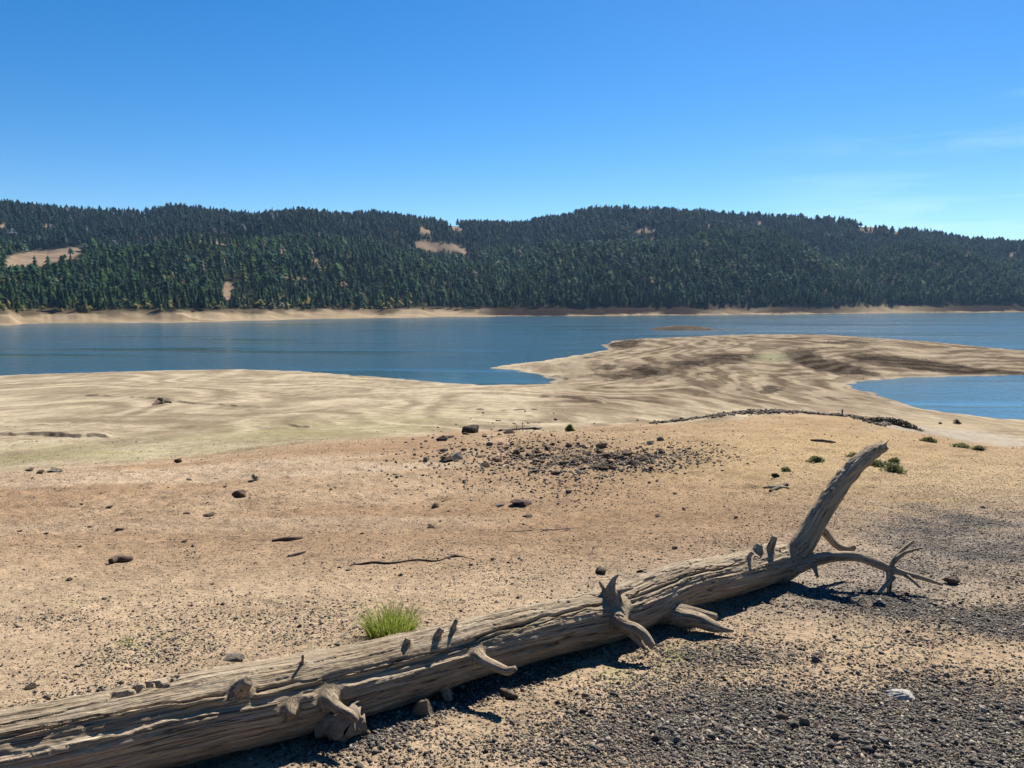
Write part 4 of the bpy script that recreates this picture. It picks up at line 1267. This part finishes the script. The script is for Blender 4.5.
# thin belt of trees on the bald tops and near the clearings
hgt_ = 11.2 * np.exp(rt.normal(-.03, .35, NT_)) * np.interp(tp, [0, 480, 560, 1024], [1.0, 1.0, 1.1, 1.15])
hgt_ = np.clip(hgt_, 4.5, 21)
for (cx, cy, sx_, sy_, ro) in clear_list:          # no tall tree right in front of an open patch
    front = gauss(ppx, ppy - .75 * hgt_ * F / pdep, cx, cy, sx_, sy_, ro)
    ok &= ~((front > .36) & (rt.uniform(0, 1, NT_) < .88))
# bushes along the shore
tx, ty, tz_, hgt_, tp, tu, pdep = [q_[ok] for q_ in (tx, ty, tz_, hgt_, tp, tu, pdep)]
pxp = hgt_ * F / pdep
inframe = (tp > 4) & (tp < 1020)
front_row = np.where(inframe & (tu < .12))[0]
bushy = (tp < 440) & (tu < .09) & (rt.uniform(0, 1, len(tp)) < .35)
hgt_[bushy] *= .45
front_row = front_row[~bushy[front_row]]
front_row = front_row[np.argsort(-pxp[front_row] + 60 * tu[front_row])][:285]
isfront = np.zeros(len(tx), bool); isfront[front_row] = True
GREENS = np.array([(.010, .022, .012), (.014, .029, .013), (.009, .020, .015), (.020, .036, .014), (.034, .040, .016), (.012, .026, .016)])


def tree_tint(n, r, px, u_):
    c = GREENS[r.choice(6, n, p=[.28, .24, .2, .14, .05, .09])] * r.uniform(.55, 1.5, (n, 1))
    dead = r.uniform(0, 1, n) < .025
    c[dead] = np.array([.10, .082, .062]) * r.uniform(.6, 1.3, (int(dead.sum()), 1))
    return c


rest = np.where(~isfront)[0]
VV, FF, TT = [], [], []; base_i = 0
vid = rt.integers(0, len(LOW), len(rest))
tints = tree_tint(len(rest), rt, tp[rest], tu[rest]) * (1 + .45 * fbm2(tx[rest] / 45, ty[rest] / 80, 4, 210))[:, None] * np.array([1, 1, 1])
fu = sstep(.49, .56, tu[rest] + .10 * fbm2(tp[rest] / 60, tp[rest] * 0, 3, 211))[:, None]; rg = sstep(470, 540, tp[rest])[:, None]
tints = tints * (1 + fu * (np.array([.50, .60, .92]) - 1)) * (1 + (1 - fu) * (np.array([1.12, 1.15, .95]) - 1))  # back slope coloured darker and bluer, standing in for distance haze
tints[bushy[rest]] = np.array([.10, .085, .03]) * rt.uniform(.6, 1.4, (int(bushy[rest].sum()), 1))
for k, (v, f) in enumerate(LOW):
    s_ = rest[vid == k]
    if not len(s_): continue
    a = rt.uniform(0, 6.28, len(s_)); h_ = hgt_[s_]; wd = h_ * rt.uniform(1.1, 1.95, len(s_)) * np.where(bushy[s_], 2.2, 1)
    x = v[None, :, 0] * np.cos(a)[:, None] - v[None, :, 1] * np.sin(a)[:, None]
    y = v[None, :, 0] * np.sin(a)[:, None] + v[None, :, 1] * np.cos(a)[:, None]
    W = np.stack([x * wd[:, None] + tx[s_][:, None], y * wd[:, None] + ty[s_][:, None], v[None, :, 2] * h_[:, None] + tz_[s_][:, None] - .3], -1)
    nvv = len(v)
    FF.append((f[None] + (np.arange(len(s_)) * nvv)[:, None, None]).reshape(-1, 3) + base_i)
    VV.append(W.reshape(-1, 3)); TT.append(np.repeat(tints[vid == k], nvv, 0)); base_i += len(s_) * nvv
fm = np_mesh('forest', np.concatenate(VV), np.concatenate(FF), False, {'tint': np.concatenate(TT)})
forest = link('forest', fm, TREEM); tag(forest, 'dense dark conifer forest covering the hills across the lake', 'forest', kind='stuff')
print('forest trees', len(rest), 'front', len(front_row), 'gravel', n)

crowns = []
for s_, sl, b_ in [(21, 1, .12), (22, .8, .2), (23, 1.15, .16), (24, .9, .25), (25, 1.05, .1)]:
    v, f = conifer(s_, 10, 14, sl, b_)
    c = GREENS[s_ % 4] * 1.05
    m = np_mesh('crown', v, f, False, {'tint': np.repeat(c[None], len(v), 0)}); m.materials.append(TREEM); crowns.append(m)
tv, tf = tube_mesh([(np.array([0, 0, -.04]), .016), (np.array([0, 0, .3]), .012), (np.array([0, 0, .9]), .004)], 6)
tm = bpy.data.meshes.new('trunk'); tm.from_pydata([tuple(q_) for q_ in tv], [], tf); tm.materials.append(BARK)
protos = []
for m in crowns:
    e_ = bpy.data.objects.new('pine_tree', None); cr = bpy.data.objects.new('crown', m); tk = bpy.data.objects.new('trunk', tm)
    cr.parent = e_; tk.parent = e_; protos.append([e_, cr, tk, False])
for k, i in enumerate(front_row):
    p = protos[k % 5]
    if not p[3]: e_, cr, tk = p[0], p[1], p[2]; p[3] = True
    else:
        e_, cr, tk = p[0].copy(), p[1].copy(), p[2].copy(); cr.parent = e_; tk.parent = e_
    for q_ in (e_, cr, tk): COL.objects.link(q_)
    e_.location = (tx[i], ty[i], tz_[i] - .2); h_ = hgt_[i]
    e_.scale = (h_, h_, h_); e_.rotation_euler = (0, 0, rt.uniform(0, 6.28))
    tag(e_, 'dark green pine in the front row of trees along the far shore', 'tree', 'pine trees along the far shore')

# ------------------------------------------------------------------ haze, sky, sun, camera
hz = bmesh.new(); bmesh.ops.create_cube(hz, size=1)
for v in hz.verts: v.co = Vector((v.co.x * 7980, 1412 + v.co.y * 2920, 170 + v.co.z * 350))
hm_ = bpy.data.meshes.new('haze'); hz.to_mesh(hm_); hz.free()
nt = NT('haze_air'); pv = nt.n('ShaderNodeVolumePrincipled')
pv.inputs['Color'].default_value = (.36, .62, 1, 1); pv.inputs['Density'].default_value = 0.00003; pv.inputs['Anisotropy'].default_value = .25
nt.l(pv.outputs[0], nt.out.inputs['Volume'])
haze = link('haze', hm_, nt.m); tag(haze, 'thin blue haze over the far hills', 'haze', kind='stuff')

SUN_EL, SUN_AZ = 43.0, 24.0        # azimuth to the right of straight ahead
w = bpy.data.worlds.new('World'); scene.world = w; w.use_nodes = True
wt = w.node_tree; wt.nodes.clear()
sky = wt.nodes.new('ShaderNodeTexSky'); sky.sky_type = 'NISHITA'; sky.sun_disc = False
sky.sun_elevation = math.radians(SUN_EL); sky.sun_rotation = math.radians(SUN_AZ)
sky.altitude = 1200; sky.air_density = 1.0; sky.dust_density = 0.25; sky.ozone_density = 4.0
hsv = wt.nodes.new('ShaderNodeHueSaturation'); hsv.inputs['Saturation'].default_value = 1.36; hsv.inputs['Hue'].default_value = 0.502; hsv.inputs['Value'].default_value = 1.0
# a few faint wisps of cirrus low in the sky at right
tcw = wt.nodes.new('ShaderNodeTexCoord'); sepw = wt.nodes.new('ShaderNodeSeparateXYZ')
mpw = wt.nodes.new('ShaderNodeMapping'); mpw.inputs['Scale'].default_value = (3.0, 2.0, 26.0); mpw.inputs['Rotation'].default_value = (0, .12, 0)
nw = wt.nodes.new('ShaderNodeTexNoise'); nw.inputs['Scale'].default_value = 1.4; nw.inputs['Detail'].default_value = 5; nw.inputs['Roughness'].default_value = .6
rw = wt.nodes.new('ShaderNodeValToRGB'); rw.color_ramp.elements[0].position = .5; rw.color_ramp.elements[1].position = .8
mr = wt.nodes.new('ShaderNodeMapRange'); mr.inputs['From Min'].default_value = .25; mr.inputs['From Max'].default_value = .55
mz = wt.nodes.new('ShaderNodeMapRange'); mz.inputs['From Min'].default_value = .26; mz.inputs['From Max'].default_value = .10
m1 = wt.nodes.new('ShaderNodeMath'); m1.operation = 'MULTIPLY'; m2 = wt.nodes.new('ShaderNodeMath'); m2.operation = 'MULTIPLY'; m3 = wt.nodes.new('ShaderNodeMath'); m3.operation = 'MULTIPLY'; m3.inputs[1].default_value = .4
mxw = wt.nodes.new('ShaderNodeMix'); mxw.data_type = 'RGBA'; mxw.inputs[7].default_value = (9.5, 11, 12.5, 1)
bg = wt.nodes.new('ShaderNodeBackground'); bg.inputs[1].default_value = 0.051
ow = wt.nodes.new('ShaderNodeOutputWorld')
L = wt.links.new
L(tcw.outputs['Generated'], mpw.inputs[0]); L(tcw.outputs['Generated'], sepw.inputs[0]); L(mpw.outputs[0], nw.inputs['Vector']); L(nw.outputs['Fac'], rw.inputs[0])
L(sepw.outputs[0], mr.inputs['Value']); L(sepw.outputs[2], mz.inputs['Value'])
L(rw.outputs[0], m1.inputs[0]); L(mr.outputs[0], m1.inputs[1]); L(m1.outputs[0], m2.inputs[0]); L(mz.outputs[0], m2.inputs[1]); L(m2.outputs[0], m3.inputs[0])
L(sky.outputs[0], hsv.inputs['Color']); L(hsv.outputs[0], mxw.inputs[6]); L(m3.outputs[0], mxw.inputs[0])
L(mxw.outputs[2], bg.inputs[0]); L(bg.outputs[0], ow.inputs[0])

sl = bpy.data.lights.new('sun', 'SUN'); sl.energy = 5.0; sl.angle = math.radians(.53); sl.color = (1, .94, .84)
so = bpy.data.objects.new('sun', sl); COL.objects.link(so)
el, az = math.radians(SUN_EL), math.radians(SUN_AZ)
sdir = Vector((math.sin(az) * math.cos(el), math.cos(az) * math.cos(el), math.sin(el)))
so.rotation_euler = sdir.to_track_quat('Z', 'Y').to_euler(); so.location = (0, 0, 60)

cd = bpy.data.cameras.new('camera'); cam = bpy.data.objects.new('camera', cd); COL.objects.link(cam)
cd.sensor_width = 36; cd.lens = F / 1024 * 36; cd.clip_start = .05; cd.clip_end = 12000
cam.location = CAM; cam.rotation_euler = (math.pi / 2 - PITCH, 0, 0)
scene.camera = cam
scene.view_settings.view_transform = 'Standard'; scene.view_settings.look = 'None'; scene.view_settings.exposure = 1.27
scene.cycles.sample_clamp_direct = 2.0; scene.cycles.volume_bounces = 0; scene.cycles.max_bounces = 6; scene.cycles.diffuse_bounces = 3
